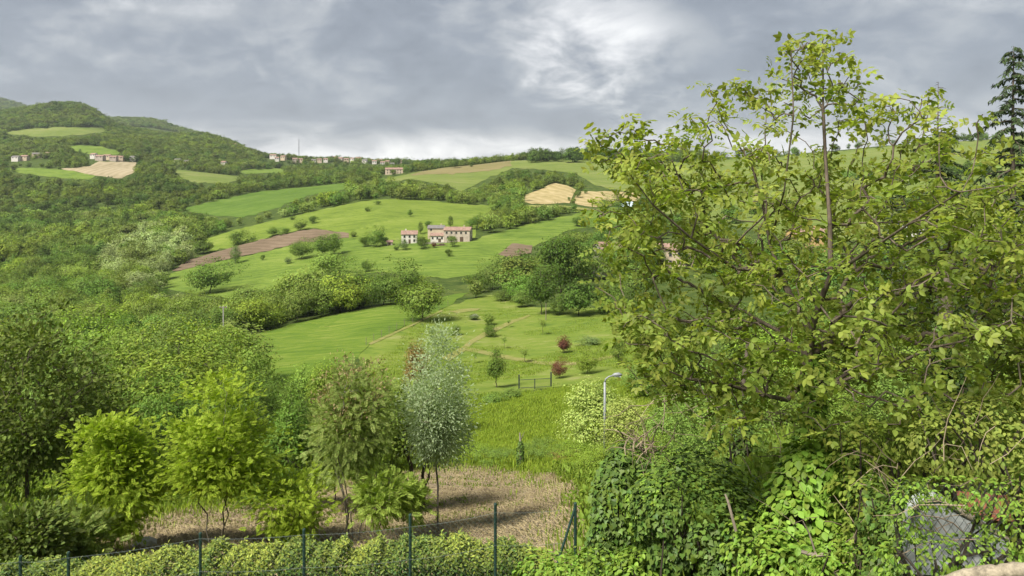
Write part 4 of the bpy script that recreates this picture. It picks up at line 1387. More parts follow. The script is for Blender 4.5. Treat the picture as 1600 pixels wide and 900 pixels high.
for i in np.nonzero(mine)[0]:
    o = link('leaf', LM[int(ki[i]), int(min(2, yng[i] * 3))], walnut)
    Mx = Matrix([list(fr[i][r] * sz[i]) + [pos[i][r]] for r in range(3)] + [[0, 0, 0, 1]])
    o.matrix_local = Mx

# ------------------------------------------------------------------ ivy and creepers
def ivy(name, label, blobs, dens, unit, size, m_, seed, cat='ivy', wood=None, layers=(0.72, 1.06), hang=1.0, pick=0, group=None):
    """leaves hung over lumpy shapes; blobs: u, v, d of the centre, radii (x, y, z) in metres"""
    rg = np.random.default_rng(seed)
    c0 = np.array(AT(*blobs[0][:3]))
    foot = np.array([c0[0], c0[1], H(c0[0], c0[1])])
    e = link(name, None, loc=foot, label=label, cat=cat, group=group)
    P, N = [], []
    B = [(np.array(AT(*b[:3])), np.array(b[3:6], float)) for b in blobs]
    d0 = nrm(rg.normal(size=(14, 3))); am = rg.normal(size=14) * 0.22
    for bi, (c, r) in enumerate(B):
        area = 4 * math.pi * ((r[0] * r[1]) ** 1.6 / 3 + (r[0] * r[2]) ** 1.6 / 3 + (r[1] * r[2]) ** 1.6 / 3) ** (1 / 1.6)
        n = int(area * dens)
        q = nrm(rg.normal(size=(n, 3)))
        lay = rg.uniform(layers[0], layers[1], n) ** 0.6
        lump = 1 + (am[None] * np.maximum(0, q @ d0.T) ** 4).sum(1) + 0.08 * vnoise(q[:, 0] * 6 + bi, q[:, 2] * 6 + q[:, 1] * 5)
        p = c + q * r * (lay * lump)[:, None]
        ok = np.ones(n, bool)
        for bj, (c2, r2) in enumerate(B):
            if bj != bi:
                ok &= (((p - c2) / (r2 * 0.82)) ** 2).sum(1) > 1
        ok &= p[:, 2] > Hn(p[:, 0], p[:, 1]) - 0.1
        ok &= q[:, 1] < 0.75                                     # the far side is bare wall of stems
        P.append(p[ok]); N.append(nrm(q / r)[ok])
    P = np.concatenate(P); N = np.concatenate(N)
    y = np.array([0, 0, -1.0]) * hang + rg.normal(size=P.shape) * 0.45 + N * 0.35
    z = nrm(N * 1.0 + np.array([0, 0, .55]) + rg.normal(size=P.shape) * 0.35)
    y = nrm(y - z * (y * z).sum(1, keepdims=True))
    fr = np.stack([np.cross(y, z), y, z], 2)
    ls = size * rg.uniform(0.55, 1.3, len(P))
    own = np.zeros(len(P), bool)
    if pick:                                                     # the largest leaves in front are pieces of their own
        sc_ = ls * (np.clip(-N[:, 1], 0, 1) + .3) + (P[:, 1].min() - P[:, 1]) * .03
        own[np.argsort(-sc_)[:pick]] = True
        lmesh = mesh_np(name + '_leaf', unit[0], tris=unit[1], mat=m_)
        for i in np.nonzero(own)[0]:
            o = link('leaf', lmesh, e)
            o.matrix_local = Matrix([list(fr[i][r] * ls[i]) + [P[i][r] - foot[r]] for r in range(3)] + [[0, 0, 0, 1]])
    lv, lf = scatter(unit, P[~own] - foot, fr[~own], ls[~own])
    link('leaves', mesh_np(name + '_leaves', lv, tris=lf, mat=m_), e, kind='stuff')
    # woody stems inside
    b = MB()
    for k in range(6 + 3 * len(B)):
        c, r = B[k % len(B)]
        a = rg.uniform(0, 6.28); h = r[2]
        p0 = np.array([c[0] + rg.normal() * r[0] * .3, c[1] + rg.normal() * r[1] * .3, min(c[2] - h, H(c[0], c[1])) - .1])
        p1 = c + np.array([math.cos(a) * r[0] * .7, math.sin(a) * r[1] * .7, h * rg.uniform(-.2, .8)])
        pm = (p0 + p1) / 2 + rg.normal(size=3) * .15
        tk = min(1.0, r.max() / .6)
        b.tube([p0 - foot, pm - foot, p1 - foot], [0.028 * tk, 0.02 * tk, 0.008 * tk], 5, False)
    b.build('stem', mIvyCore, e)
    return e, foot


IV = U_ivy()
ivy('ivy_column', 'tall dark ivy clad stump beside the leaning fence post', [(968, 800, 10.6, .40, .4, .85), (950, 850, 10.5, .28, .3, .6), (985, 720, 10.8, .28, .3, .30), (962, 745, 10.7, .28, .3, .35), (985, 860, 10.5, .35, .35, .6)],
    600, IV, 0.068, leafIvy, 1)
ivy('ivy_mound', 'big glossy ivy mound cascading in the lower middle right', [(1085, 840, 9.4, .75, .6, .80), (1040, 800, 9.3, .45, .45, .48), (1130, 870, 9.1, .55, .5, .6), (1100, 800, 9.5, .55, .45, .45)], 600, IV, 0.066, leafIvy, 2)
ivy('ivy_mound', 'bright green ivy top behind the dark ivy stump', [(1020, 765, 10.4, .30, .35, .28), (1045, 775, 10.2, .3, .3, .25), (1000, 790, 10.3, .28, .3, .35)], 420, IV, 0.08, leafIvyB, 3)
ivy('creeper', 'broad leaved creeper hanging below the walnut trunk', [(1272, 760, 9.2, .50, .4, .58), (1250, 820, 9.0, .50, .4, .60), (1300, 720, 9.3, .35, .35, .32), (1290, 860, 8.8, .5, .4, .5)], 440, U_leaf(0.7, .06), 0.105, leafIvyB, 4, cat='creeper', pick=250)
ivy('bramble', 'tangled yellow green bramble wall right of the walnut trunk', [(1375, 720, 8.8, .60, .45, .45), (1350, 790, 8.6, .42, .4, .60), (1430, 700, 8.9, .55, .45, .32), (1360, 860, 8.3, .4, .4, .5), (1320, 690, 9.1, .35, .35, .30)], 360, U_leaf(0.6), 0.075,
    leaf_mat('leaf_bramble', (0.14, 0.20, 0.03), (0.26, 0.31, 0.05), 0.32), 5, cat='bramble')
ivy('ivy_mound', 'dark ivy bank at the left side of the concrete slab', [(1400, 840, 7.4, .30, .35, .50), (1370, 800, 7.7, .25, .3, .35), (1385, 890, 7.1, .3, .3, .3)], 460, IV, 0.06, leafIvy, 6)
ivy('bramble', 'brown twiggy thicket over the slab at the right edge', [(1520, 690, 8.3, .85, .6, .42), (1590, 740, 7.9, .7, .5, .55), (1470, 730, 8.4, .5, .4, .35), (1620, 800, 7.2, .35, .4, .6), (1470, 690, 8.0, .5, .4, .3), (1560, 660, 8.3, .6, .4, .3)], 420, U_leaf(0.55), 0.058,
    leaf_mat('leaf_thicket', (0.14, 0.19, 0.035), (0.25, 0.28, 0.055), 0.3), 7, cat='bramble')
ivy('nettle_patch', 'low leafy weeds along the bottom edge below the ivy mounds', [(930, 905, 9.8, .8, .4, .32), (1010, 905, 9.4, .6, .4, .35), (1180, 880, 8.8, .55, .5, .5), (1230, 900, 8.4, .6, .5, .45), (860, 900, 11.0, .6, .4, .3)], 420, U_leaf(0.6), 0.075, leafIvyB, 8, cat='weeds')
ivy('bramble', 'low tangle at the foot of the right hand wire fence', [(1450, 885, 6.5, .45, .25, .24), (1540, 880, 6.4, .35, .25, .20), (1330, 900, 7.6, .5, .35, .35), (1590, 850, 6.5, .25, .3, .35), (1420, 800, 6.7, .18, .2, .30), (1500, 770, 6.8, .5, .25, .14), (1575, 800, 6.7, .3, .25, .3), (1480, 860, 6.45, .6, .2, .14)], 520, U_leaf(0.55), 0.05, leafIvyB, 9, cat='bramble')

ivy('ivy_mound', 'ivy sleeve climbing the lower walnut trunk', [(1270, 650, 9.95, .20, .2, .5), (1272, 590, 9.95, .18, .18, .35), (1262, 690, 9.9, .25, .22, .3)], 420, IV, 0.075, leafIvyB, 17)
# ivy clad trunks behind the walnut
for (u, d, v0, v1, r_, lab) in ((1482, 13.5, 690, 520, .36, 'thick ivy wrapped trunk at right behind the walnut'), (1165, 14.5, 740, 640, .16, 'leaning dark ivy trunk under the left side of the walnut')):
    p0 = np.array(AT(u, v0 + 40, d)); p1 = np.array(AT(u - 8, v1, d))
    e, foot = ivy('ivy_clad_tree', lab, [(u, v0, d, r_, r_, .8), (u - 3, (v0 + v1) / 2, d, r_, r_, .8), (u - 8, v1 + 20, d, r_ * .8, r_ * .8, .6)], 420, IV, 0.085, leafIvy, int(u), cat='tree')
    b = MB(); b.tube([(p0[0] - foot[0], 0, -.2), (p0 + p1) / 2 - foot, p1 - foot, p1 - foot + np.array([.15, 0, 1.4])], [r_ * .45, r_ * .4, r_ * .36, r_ * .2], 8)
    b.build('trunk', barkM, e, True)

# thicket stems and dry twigs
def twigs(name, label, boxes, n, seed, m_, r0=0.008, L=(0.5, 1.3), sag=0.3, cat='brushwood'):
    rg = random.Random(seed)
    c = AT(*boxes[0][:3])
    foot = Vector((c.x, c.y, H(c.x, c.y)))
    b = MB()
    for k in range(n):
        u, v, d, du, dv, ddp = rg.choice(boxes)
        p = AT(u + rg.uniform(-du, du), v + rg.uniform(-dv, dv), d + rg.uniform(-ddp, ddp)) - foot
        a = rg.uniform(0, 6.28); el = rg.uniform(-.9, .9); l = rg.uniform(*L)
        dr = Vector((math.cos(a) * math.cos(el), math.sin(a) * math.cos(el) * .6, math.sin(el)))
        pts_ = []
        q = p.copy()
        for s in range(5):
            pts_.append(q.copy())
            q = q + dr * l / 4
            dr = (dr + Vector((rg.gauss(0, .25), rg.gauss(0, .25), rg.gauss(0, .25) - sag * .25))).normalized()
        rr2 = r0 * rg.uniform(.5, 1.4)
        b.tube(pts_, [rr2, rr2, rr2 * .8, rr2 * .6, rr2 * .3], 4, False)
    o = b.build(name, m_)
    for v in o.data.vertices: pass
    o.location = foot
    tag(o, label, cat, None, 'stuff')
    return o


twigs('dry_twigs', 'pale dry twigs tangled on top of the ivy stump', [(990, 690, 10.7, 30, 14, .25), (1010, 700, 10.6, 25, 10, .2)], 46, 1, twigM, .008, (.3, .7))
twigs('dry_vines', 'brown dry vines tangled over the right hand slab', [(1540, 720, 7.6, 90, 60, .5), (1580, 780, 7.2, 50, 60, .4), (1450, 770, 7.6, 60, 60, .4), (1480, 820, 6.6, 90, 60, .15)], 42, 2, twigM, .0045, (.4, 1.0), .5)
twigs('dry_vines', 'thin dry stems hanging in the bramble right of the trunk', [(1390, 790, 8.0, 60, 80, .4), (1300, 830, 8.4, 60, 60, .3)], 50, 3, twigM, .0045, (.3, .8), .8)
twigs('dry_twigs', 'bare twigs sticking out of the shade left of the walnut trunk', [(1170, 660, 13.0, 70, 60, .8), (1060, 640, 14, 60, 40, .8), (1330, 650, 12.5, 120, 40, .8)], 60, 4, twigM, .007, (.5, 1.3), .1)
b = MB(); p = AT(1140, 790, 8.7); b.tube([AT(1150, 830, 8.6) - p, AT(1138, 785, 8.7) - p, AT(1133, 772, 8.75) - p], [.018, .016, .01], 7)
b.build('broken_branch', mWood, loc=p, label='snapped pale brown branch standing out of the ivy mound', cat='branch')
b = MB(); p = AT(1270, 865, 8.0); b.tube([AT(1252, 862, 8.0) - p, AT(1272, 868, 7.95) - p, AT(1298, 866, 7.9) - p], [.02, .026, .015], 6)
b.tube([AT(1275, 867, 7.95) - p, AT(1265, 835, 8.0) - p, AT(1255, 815, 8.0) - p], [.012, .01, .006], 5)
b.build('broken_branch', mWood, loc=p, label='short pale broken branch lying low in the weeds', cat='branch')

# trees and shrubs behind the walnut
RIGHT = [
    ('big2', 930, 42, 583, 120, (2.0, 1.6, 2.2), 'pale yellowish flowering acacia beside the street lamp'),
    ('big2', 985, 36, 610, 120, (1.9, 1.5, 1.9), 'pale yellowish shrub tree right of the street lamp'),
    ('big1', 1050, 26, 600, 150, T_MID, 'green tree at the lower left of the walnut crown'),
    ('big0', 1130, 21, 590, 170, T_MID, 'rounded green tree behind the low left walnut limb'),
    ('big1', 1215, 25, 560, 170, (.95, .92, .75), 'green tree just left of the walnut trunk'),
    ('big0', 1310, 22, 570, 180, (.95, .92, .75), 'green tree just right of the walnut trunk'),
    ('big1', 1400, 20, 560, 170, T_MID, 'rounded green tree under the right walnut limb'),
    ('big0', 1470, 26, 500, 190, T_PALE, 'light green tree behind the ivy wrapped trunk'),
    ('big2', 1560, 20, 520, 190, T_MID, 'green tree at the right edge below the cedar'),
    ('big1', 1620, 15, 470, 170, T_PALE, 'light green tree cut by the right edge of the picture'),
    ('big0', 1105, 46, 545, 170, T_MID, 'green tree behind the lower walnut leaves at left'),
    ('big1', 1220, 48, 500, 190, T_LIME, 'sunlit green tree seen between the walnut limbs'),
    ('big0', 1345, 42, 480, 190, T_PALE, 'pale green tree behind the middle of the walnut'),
    ('big1', 1450, 52, 400, 200, T_DEEP, 'deep green tree below the dark conifer'),
    ('big0', 1565, 44, 400, 200, T_MID, 'green tree in front of the tall cedar'),
    ('big1', 1000, 70, 560, 90, T_MID, 'green tree at the right rim of the orchard lawn'),
    ('big0', 1065, 80, 520, 130, T_DEEP, 'deep green tree behind the left walnut branches'),
    ('big1', 1160, 85, 470, 150, T_MID, 'green tree on the slope behind the walnut centre'),
    ('big0', 1270, 85, 450, 150, T_DEEP, 'deep green tree behind the upper walnut limbs'),
    ('big2', 1390, 78, 400, 150, T_DEEP, 'deep green tree near the white roofed building'),
    ('big1', 1505, 74, 370, 160, T_DARK, 'dark green tree between the two conifers'),
    ('brush', 1130, 15.5, 690, 150, T_MID, 'leafy shrub in the shade below the left walnut limb'),
    ('brush', 1040, 17, 680, 120, T_PALE, 'light leafy shrub above the bright ivy top'),
    ('brush', 1220, 14.5, 690, 120, T_MID, 'leafy shrub left of the foot of the walnut'),
    ('brush', 1340, 13.5, 650, 150, T_PALE, 'light leafy shrub right of the foot of the walnut'),
    ('brush', 1430, 12.5, 640, 150, T_LIME, 'bright shrub below the right walnut limb'),
    ('brush', 1550, 12, 610, 190, T_PALE, 'light shrub at the right edge above the thicket'),
    ('brush', 1010, 24, 660, 110, T_LIME, 'bright shrub behind the dry twigs on the ivy stump'),
    ('brush', 950, 33, 690, 90, T_LIME, 'bright shrub at the foot of the street lamp'),
]
for k, u, d, vt_, wp2, ti, lab in RIGHT:
    sh = k == 'brush'
    near_tree(k, u, d, vt_, wp2, ti, 'shrub' if sh else 'broadleaf_tree', lab, None, 'shrub' if sh else 'tree')

# ------------------------------------------------------------------ conifers
def conifer(label, u, d, vtop, spread, seed, n_br=120, droop=0.5, bare_top=0.0, base=0.12, dens=1.0):
    rg = np.random.default_rng(seed)
    x = (u - 800) / FPX * d; z = H(x, d)
    Hh = (HOR - vtop) / FPX * d - z
    e = link('conifer_tree', None, loc=(x, d, z), label=label, cat='tree')
    b = MB()
    b.tube([(0, 0, -.2), (.05, 0, Hh * .35), (-.04, .03, Hh * .7), (0, 0, Hh)], [.24, .18, .09, .012], 8)
    P, D = [], []
    for k in range(n_br):
        h = Hh * (base + (1 - base) * (k + rg.random()) / n_br)
        f = (Hh - h) / (Hh * (1 - base))
        L = spread * (f ** 0.85 * rg.uniform(.4, 1.2) + .06)
        a = k * 2.4 + rg.normal() * .3
        dv = np.array([math.cos(a), math.sin(a), 0.18])
        p = np.array([0, 0, h]); pts_ = [p]
        m_ = 7
        for s in range(m_):
            dv = dv + np.array([0, 0, -droop * .22]) + rg.normal(size=3) * .05
            p = p + nrm(dv) * L / m_
            pts_.append(p)
        b.tube(pts_, list(np.linspace(.012 + .016 * L, .004, m_ + 1)), 4, False)
        if bare_top and h > Hh * (1 - bare_top):
            continue
        for s in range(1, m_ + 1):
            nn = int((6 + 15 * L / m_ / .25) * dens)
            q = pts_[s - 1] + (pts_[s] - pts_[s - 1]) * rg.random((nn, 1)) + rg.normal(size=(nn, 3)) * .04
            sd = np.cross(pts_[s] - pts_[s - 1], (0, 0, 1)); sd = sd / np.linalg.norm(sd)
            w_ = rg.choice([-1, 1], nn)[:, None] * sd * rg.uniform(.3, 1, (nn, 1)) + nrm(pts_[s] - pts_[s - 1]) * .5 + np.array([0, 0, -droop * .9])
            P.append(q); D.append(w_ + rg.normal(size=(nn, 3)) * .25)
    P = np.concatenate(P); D = np.concatenate(D)
    un = U_diamond(0.28)
    lv, lf = scatter(un, P, frames(D, .6, rg, .8), rg.uniform(.14, .34, len(P)))
    b.build('trunk', barkM, e, True)
    link('crown', mesh_np('conifer_needles', lv, tris=lf, mat=leafCon), e)


conifer('tall dark cedar with drooping boughs at the right edge', 1584, 34, 72, 5.4, 5, 92, 0.66, dens=0.7)
conifer('dark conifer with a thin bare top behind the walnut', 1466, 44, 128, 4.6, 6, 110, 0.4, 0.16)
conifer('dark conifer low behind the walnut near the white roof', 1395, 60, 265, 3.6, 7, 90, 0.35, 0.0)
# ------------------------------------------------------------------ trees one can pick out in the middle distance
PT = [  # kind, u, v of the foot, v of the top, width in px, tint, (dmin, dmax), name, label
    ('round0', 660, 503, 428, 94, (1.15, 1.12, 0.95), (140, 235), 'oak_tree', 'bright rounded lone tree with dark trunk beside the wheat field'),
    ('ovoid0', 775, 606, 541, 44, T_DEEP, (80, 140), 'oak_tree', 'neat egg shaped dark green tree left of the gate'),
    ('shrub0', 881, 552, 520, 34, T_PUR, (90, 200), 'purple_plum', 'purple leaved tree, upper of two right of the lawn'),
    ('round1', 874, 592, 559, 28, T_PUR, (80, 160), 'purple_plum', 'purple leaved tree, lower of two beside the gate'),
    ('shrub1', 765, 527, 503, 25, T_DEEP, (100, 220), 'shrub', 'dark round shrub in the middle of the lawn below its paler twin'),
    ('shrub0', 763, 508, 485, 30, T_PALE, (100, 235), 'shrub', 'pale green shrub at the top of the lawn track'),
    ('shrub1', 712, 524, 504, 20, T_MID, (100, 235), 'shrub', 'small green shrub right of the lone tree shadow'),
    ('shrub0', 740, 500, 488, 26, T_GREY, (100, 235), 'shrub', 'greyish low shrub by the pale patch on the lawn'),
    ('thin0', 848, 524, 492, 20, T_PALE, (100, 235), 'orchard_sapling', 'tall thin sapling in the middle of the orchard lawn'),
    ('thin0', 820, 567, 540, 28, T_PALE, (90, 200), 'orchard_sapling', 'low spreading bare sapling above the gate'),
    ('thin0', 742, 568, 543, 18, T_PALE, (90, 200), 'orchard_sapling', 'slight sapling left of the egg shaped tree'),
    ('thin0', 795, 512, 495, 12, T_PALE, (100, 235), 'orchard_sapling', 'tiny sapling near the top of the lawn track'),
    ('thin0', 788, 545, 520, 18, T_PALE, (100, 235), 'orchard_sapling', 'faint sapling below the dark round lawn shrub'),
    ('shrub1', 925, 540, 524, 34, T_GREY, (100, 220), 'shrub', 'grey green flat bush right of the upper purple tree'),
    ('conic', 967, 570, 528, 30, T_DEEP, (80, 200), 'shrub', 'small dark conical tree at the right rim of the lawn'),
    ('round1', 918, 585, 545, 40, T_LIME, (75, 160), 'shrub', 'lime green bush right of the purple trees'),
    ('shrub0', 800, 622, 604, 46, T_MID, (75, 120), 'shrub', 'low green shrub hugging the left gate post'),
    ('shrub1', 770, 630, 613, 40, T_MID, (70, 120), 'shrub', 'low green shrub left of the gate below the egg shaped tree'),
    ('round0', 875, 458, 346, 100, (0.48, 0.58, 0.36), (215, 290), 'chestnut_tree', 'massive dark green tree beside the stone house'),
    ('round2', 846, 492, 412, 64, T_DARK, (170, 245), 'dark_tree', 'dark green tree below the massive dark tree'),
    ('shrub0', 905, 494, 428, 86, T_DARK, (170, 245), 'dark_tree', 'broad deep green tree at the right of the lawn hedge'),
    ('round0', 808, 446, 388, 76, T_DARK, (240, 330), 'dark_tree', 'deep green tree left of the massive dark tree'),
    ('round1', 770, 452, 405, 50, T_MID, (240, 330), 'green_tree', 'green tree at the corner of the farm meadow'),
    ('round0', 742, 458, 420, 44, T_DEEP, (240, 330), 'green_tree', 'deep green tree right of the lone tree'),
    ('shrub1', 950, 490, 440, 70, T_DEEP, (170, 245), 'dark_tree', 'deep green tree below the stone house'),
    ('shrub0', 815, 480, 450, 50, T_MID, (180, 260), 'shrub', 'green hedge shrub at the top edge of the lawn'),
    ('shrub1', 785, 470, 452, 40, T_MID, (190, 280), 'shrub', 'green hedge shrub just left along the lawn top'),
    ('shrub0', 875, 492, 462, 50, T_MID, (170, 245), 'shrub', 'leafy shrub between the two dark lawn hedge trees'),
    ('round1', 990, 470, 400, 80, T_MID, (180, 260), 'green_tree', 'green tree right of the stone house by the walnut leaves'),
    # hedgerow behind the wheat field
    ('round1', 330, 458, 405, 78, T_DEEP, (270, 340), 'hedgerow_tree', 'dark rounded tree standing at the left end of the meadow'),
    ('round0', 395, 518, 450, 84, T_MID, (215, 280), 'hedgerow_tree', 'broad green tree over the left corner of the wheat field'),
    ('shrub1', 428, 516, 487, 42, T_LIME, (200, 260), 'hedgerow_tree', 'bright low tree at the upper left corner of the wheat field'),
    ('round0', 470, 508, 418, 104, T_OLIVE, (215, 290), 'hedgerow_tree', 'broadest olive green tree in the row above the wheat field'),
    ('round2', 515, 498, 432, 70, T_MID, (215, 290), 'hedgerow_tree', 'green tree right of the broadest tree above the wheat field'),
    ('round1', 560, 490, 428, 84, T_DEEP, (215, 290), 'hedgerow_tree', 'deep green tree in the middle of the row above the wheat field'),
    ('round0', 600, 482, 425, 64, T_MID, (215, 290), 'hedgerow_tree', 'green tree left of the lone tree in the row above the wheat field'),
    ('round1', 630, 475, 408, 74, T_DEEP, (215, 300), 'hedgerow_tree', 'tall deep green tree just behind the lone tree'),
    ('round0', 512, 432, 388, 72, T_PALE, (290, 360), 'hedgerow_tree', 'pale rounded tree in the clump left of the farm meadow'),
    ('round1', 472, 405, 372, 44, T_DEEP, (340, 430), 'hedgerow_tree', 'dark tree at the left of the clump below the ploughed field'),
    ('round2', 505, 404, 366, 46, T_DEEP, (340, 430), 'hedgerow_tree', 'dark tree in the middle of the clump below the ploughed field'),
    ('ovoid1', 522, 398, 360, 30, T_PALE, (340, 430), 'hedgerow_tree', 'pale upright tree at the right of the clump below the ploughed field'),
    # singles in the meadows
    ('round1', 572, 425, 405, 22, T_DEEP, (285, 400), 'meadow_tree', 'small dark bush tree alone in the lower meadow'),
    ('round0', 700, 401, 386, 14, T_DEEP, (285, 420), 'meadow_tree', 'small dark tree in the meadow below the farmhouse'),
    ('round0', 569, 386, 365, 24, T_DEEP, (330, 440), 'meadow_tree', 'dark tree left of the larger one west of the farmhouse'),
    ('round1', 589, 386, 354, 32, T_DEEP, (330, 440), 'meadow_tree', 'largest dark tree west of the farmhouse'),
    ('round0', 600, 383, 367, 20, T_DEEP, (330, 440), 'meadow_tree', 'small dark tree hugging the largest one west of the farmhouse'),
    ('ovoid1', 368, 412, 380, 20, T_GREY, (330, 440), 'meadow_tree', 'thin grey green tree at the lower edge of the ploughed field'),
    ('shrub0', 450, 412, 400, 18, T_GREY, (300, 440), 'shrub', 'grey bush alone in the lower meadow'),
    ('round0', 411, 407, 396, 9, T_DEEP, (300, 440), 'shrub', 'tiny dark bush in the meadow left of the grey bush'),
    ('shrub0', 318, 397, 372, 46, T_DEEP, (345, 480), 'hedgerow_tree', 'dark shrubby tree at the left end of the ploughed strip'),
    ('shrub1', 372, 383, 357, 38, T_DEEP, (345, 520), 'hedgerow_tree', 'dark shrubby tree above the ploughed strip'),
    ('shrub0', 427, 369, 352, 30, T_DEEP, (345, 520), 'hedgerow_tree', 'dark clipped bush above the middle of the ploughed strip'),
    ('shrub1', 446, 366, 354, 18, T_DEEP, (345, 520), 'shrub', 'small bush right of the clipped bush above the ploughed strip'),
    ('round1', 470, 360, 344, 22, T_DEEP, (345, 540), 'meadow_tree', 'dark round bush right above the end of the ploughed strip'),
    ('round0', 488, 350, 334, 17, T_DEEP, (345, 560), 'meadow_tree', 'dark round bush higher up the domed meadow'),
    ('round1', 457, 344, 337, 9, T_DEEP, (345, 580), 'shrub', 'tiny bush left on the domed meadow'),
    ('shrub0', 552, 371, 359, 16, T_OLIVE, (345, 480), 'shrub', 'olive bush at the right end of the ploughed strip'),
    ('round1', 574, 331, 323, 11, T_DEEP, (400, 580), 'shrub', 'dark bush upper left on the domed meadow'),
    ('round0', 591, 320, 312, 13, T_DEEP, (400, 580), 'shrub', 'dark bush near the top of the domed meadow'),
    ('ovoid0', 641, 339, 327, 12, T_DEEP, (400, 580), 'meadow_tree', 'small upright tree on the domed meadow above the farmhouse'),
    # round the farmhouse
    ('conic', 657, 366, 345, 11, T_DARK, (365, 420), 'garden_conifer', 'dark pointed conifer behind the white farmhouse'),
    ('conic', 704, 356, 336, 13, T_DARK, (378, 430), 'garden_conifer', 'dark pointed conifer behind the grey farm roof'),
    ('round0', 668, 356, 342, 13, T_DEEP, (378, 430), 'garden_tree', 'round tree behind the grey farm roof'),
    ('round1', 659, 380, 357, 24, T_DEEP, (330, 368), 'garden_tree', 'green tree in front of the farm buildings near the white house'),
    ('round0', 707, 381, 359, 20, T_MID, (330, 368), 'garden_tree', 'green tree in front of the long pink farm building'),
    ('shrub0', 678, 379, 367, 12, T_PUR, (330, 368), 'garden_tree', 'purple leaved tree in the farm courtyard'),
    ('round1', 630, 379, 361, 18, T_GREY, (330, 368), 'garden_tree', 'grey green tree at the left end of the farm'),
    ('shrub0', 619, 380, 371, 14, T_DEEP, (330, 368), 'shrub', 'low dark shrub left of the white farmhouse'),
    # row right of the farm
    ('round0', 737, 359, 338, 20, T_DEEP, (370, 470), 'hedgerow_tree', 'first dark tree right of the pink farm building'),
    ('round1', 748, 356, 333, 24, T_DEEP, (370, 470), 'hedgerow_tree', 'second tree along the lane right of the farm'),
    ('round0', 759, 353, 337, 18, T_DEEP, (370, 480), 'hedgerow_tree', 'third tree along the lane right of the farm'),
    ('shrub0', 776, 352, 338, 18, T_MID, (370, 480), 'hedgerow_tree', 'fourth lower tree along the lane right of the farm'),
    ('round1', 797, 349, 326, 24, T_DEEP, (370, 490), 'hedgerow_tree', 'fifth large tree along the lane right of the farm'),
    ('round0', 812, 346, 331, 16, T_DEEP, (370, 500), 'hedgerow_tree', 'sixth tree along the lane right of the farm'),
    ('round2', 824, 345, 327, 16, T_DEEP, (370, 510), 'hedgerow_tree', 'seventh tree along the lane right of the farm'),
    ('ovoid1', 835, 343, 325, 12, T_DEEP, (370, 520), 'hedgerow_tree', 'last upright tree along the lane right of the farm'),
    ('round0', 850, 333, 318, 15, T_MID, (400, 600), 'hedgerow_tree', 'tree by the track below the hay field, left of three'),
    ('ovoid1', 859, 331, 320, 8, T_MID, (400, 600), 'hedgerow_tree', 'narrow tree by the track below the hay field, middle of three'),
    ('round1', 868, 329, 316, 11, T_MID, (400, 600), 'hedgerow_tree', 'tree by the track below the hay field, right of three'),
    ('round1', 903, 309, 295, 15, T_DEEP, (540, 760), 'hedgerow_tree', 'dark bush between the two hay fields'),
    ('round0', 915, 303, 293, 10, T_DEEP, (540, 760), 'hedgerow_tree', 'small round bush between the two hay fields'),
    ('round0', 889, 314, 306, 6, T_DEEP, (540, 760), 'shrub', 'tiny bush at the edge of the left hay field'),
    ('round0', 946, 332, 306, 30, T_DEEP, (480, 640), 'hedgerow_tree', 'round tree in front of the curved greenhouse'),
    ('round1', 966, 328, 303, 28, T_DEEP, (490, 680), 'hedgerow_tree', 'dark tree behind the curved greenhouse at left'),
    ('round0', 1003, 330, 303, 30, T_DARK, (490, 680), 'hedgerow_tree', 'dark tree right of the curved greenhouse'),
    ('round1', 905, 354, 336, 28, T_DEEP, (400, 560), 'hedgerow_tree', 'dark round tree above the massive dark tree'),
    ('round0', 940, 356, 335, 30, T_DEEP, (400, 560), 'hedgerow_tree', 'dark round tree above the stone house roof'),
    # on the ridges
    ('round0', 818, 247, 230, 15, T_DARK, (900, 1080), 'ridge_tree', 'lone dark tree on the ridge left of the crest wood'),
    ('round1', 711, 263, 246, 17, T_DARK, (760, 1080), 'ridge_tree', 'lone dark tree on the ridge above the dry pasture'),
    ('round0', 737, 261, 256, 6, T_DARK, (760, 1080), 'shrub', 'tiny bush on the dry pasture'),
    ('cypress', 167, 327, 299, 9, T_DARK, (500, 820), 'cypress_tree', 'dark narrow cypress rising from the left woods'),
    ('conic', 114, 243, 231, 7, T_DARK, (1000, 1300), 'conifer_tree', 'dark pointed tree above the hamlet roofs, left one'),
    ('conic', 125, 243, 232, 7, T_DARK, (1000, 1300), 'conifer_tree', 'dark pointed tree above the hamlet roofs, right one'),
    ('cypress', 484, 252, 243, 4, T_DARK, (1500, 1660), 'cypress_tree', 'tiny dark cypress left among the ridge village houses'),
    ('cypress', 567, 252, 243, 4, T_DARK, (1500, 1660), 'cypress_tree', 'tiny dark cypress in the middle of the ridge village'),
    ('round0', 620, 262, 243, 20, T_DARK, (1100, 1640), 'ridge_tree', 'big dark tree at the right end of the ridge village'),
    ('round1', 634, 262, 246, 18, T_DARK, (1100, 1640), 'ridge_tree', 'second big dark tree at the right end of the ridge village'),
    ('round0', 614, 275, 262, 12, T_DEEP, (850, 1100), 'ridge_tree', 'dark tree left of the long pale building'),
    ('round0', 635, 272, 257, 13, T_DEEP, (850, 1100), 'ridge_tree', 'dark tree right of the long pale building'),
]
r8 = random.Random(4)
for k, u, vb, vt_, wpx, ti, dr, nm, lab in PT:
    p = G(u, vb, *dr)
    hm = (vb - vt_) * p[1] / FPX
    near_tree(k, u, p[1], PX(p[0], p[1], p[2] + hm)[1], wpx, ti, nm, lab, None, 'shrub' if nm == 'shrub' else 'tree')

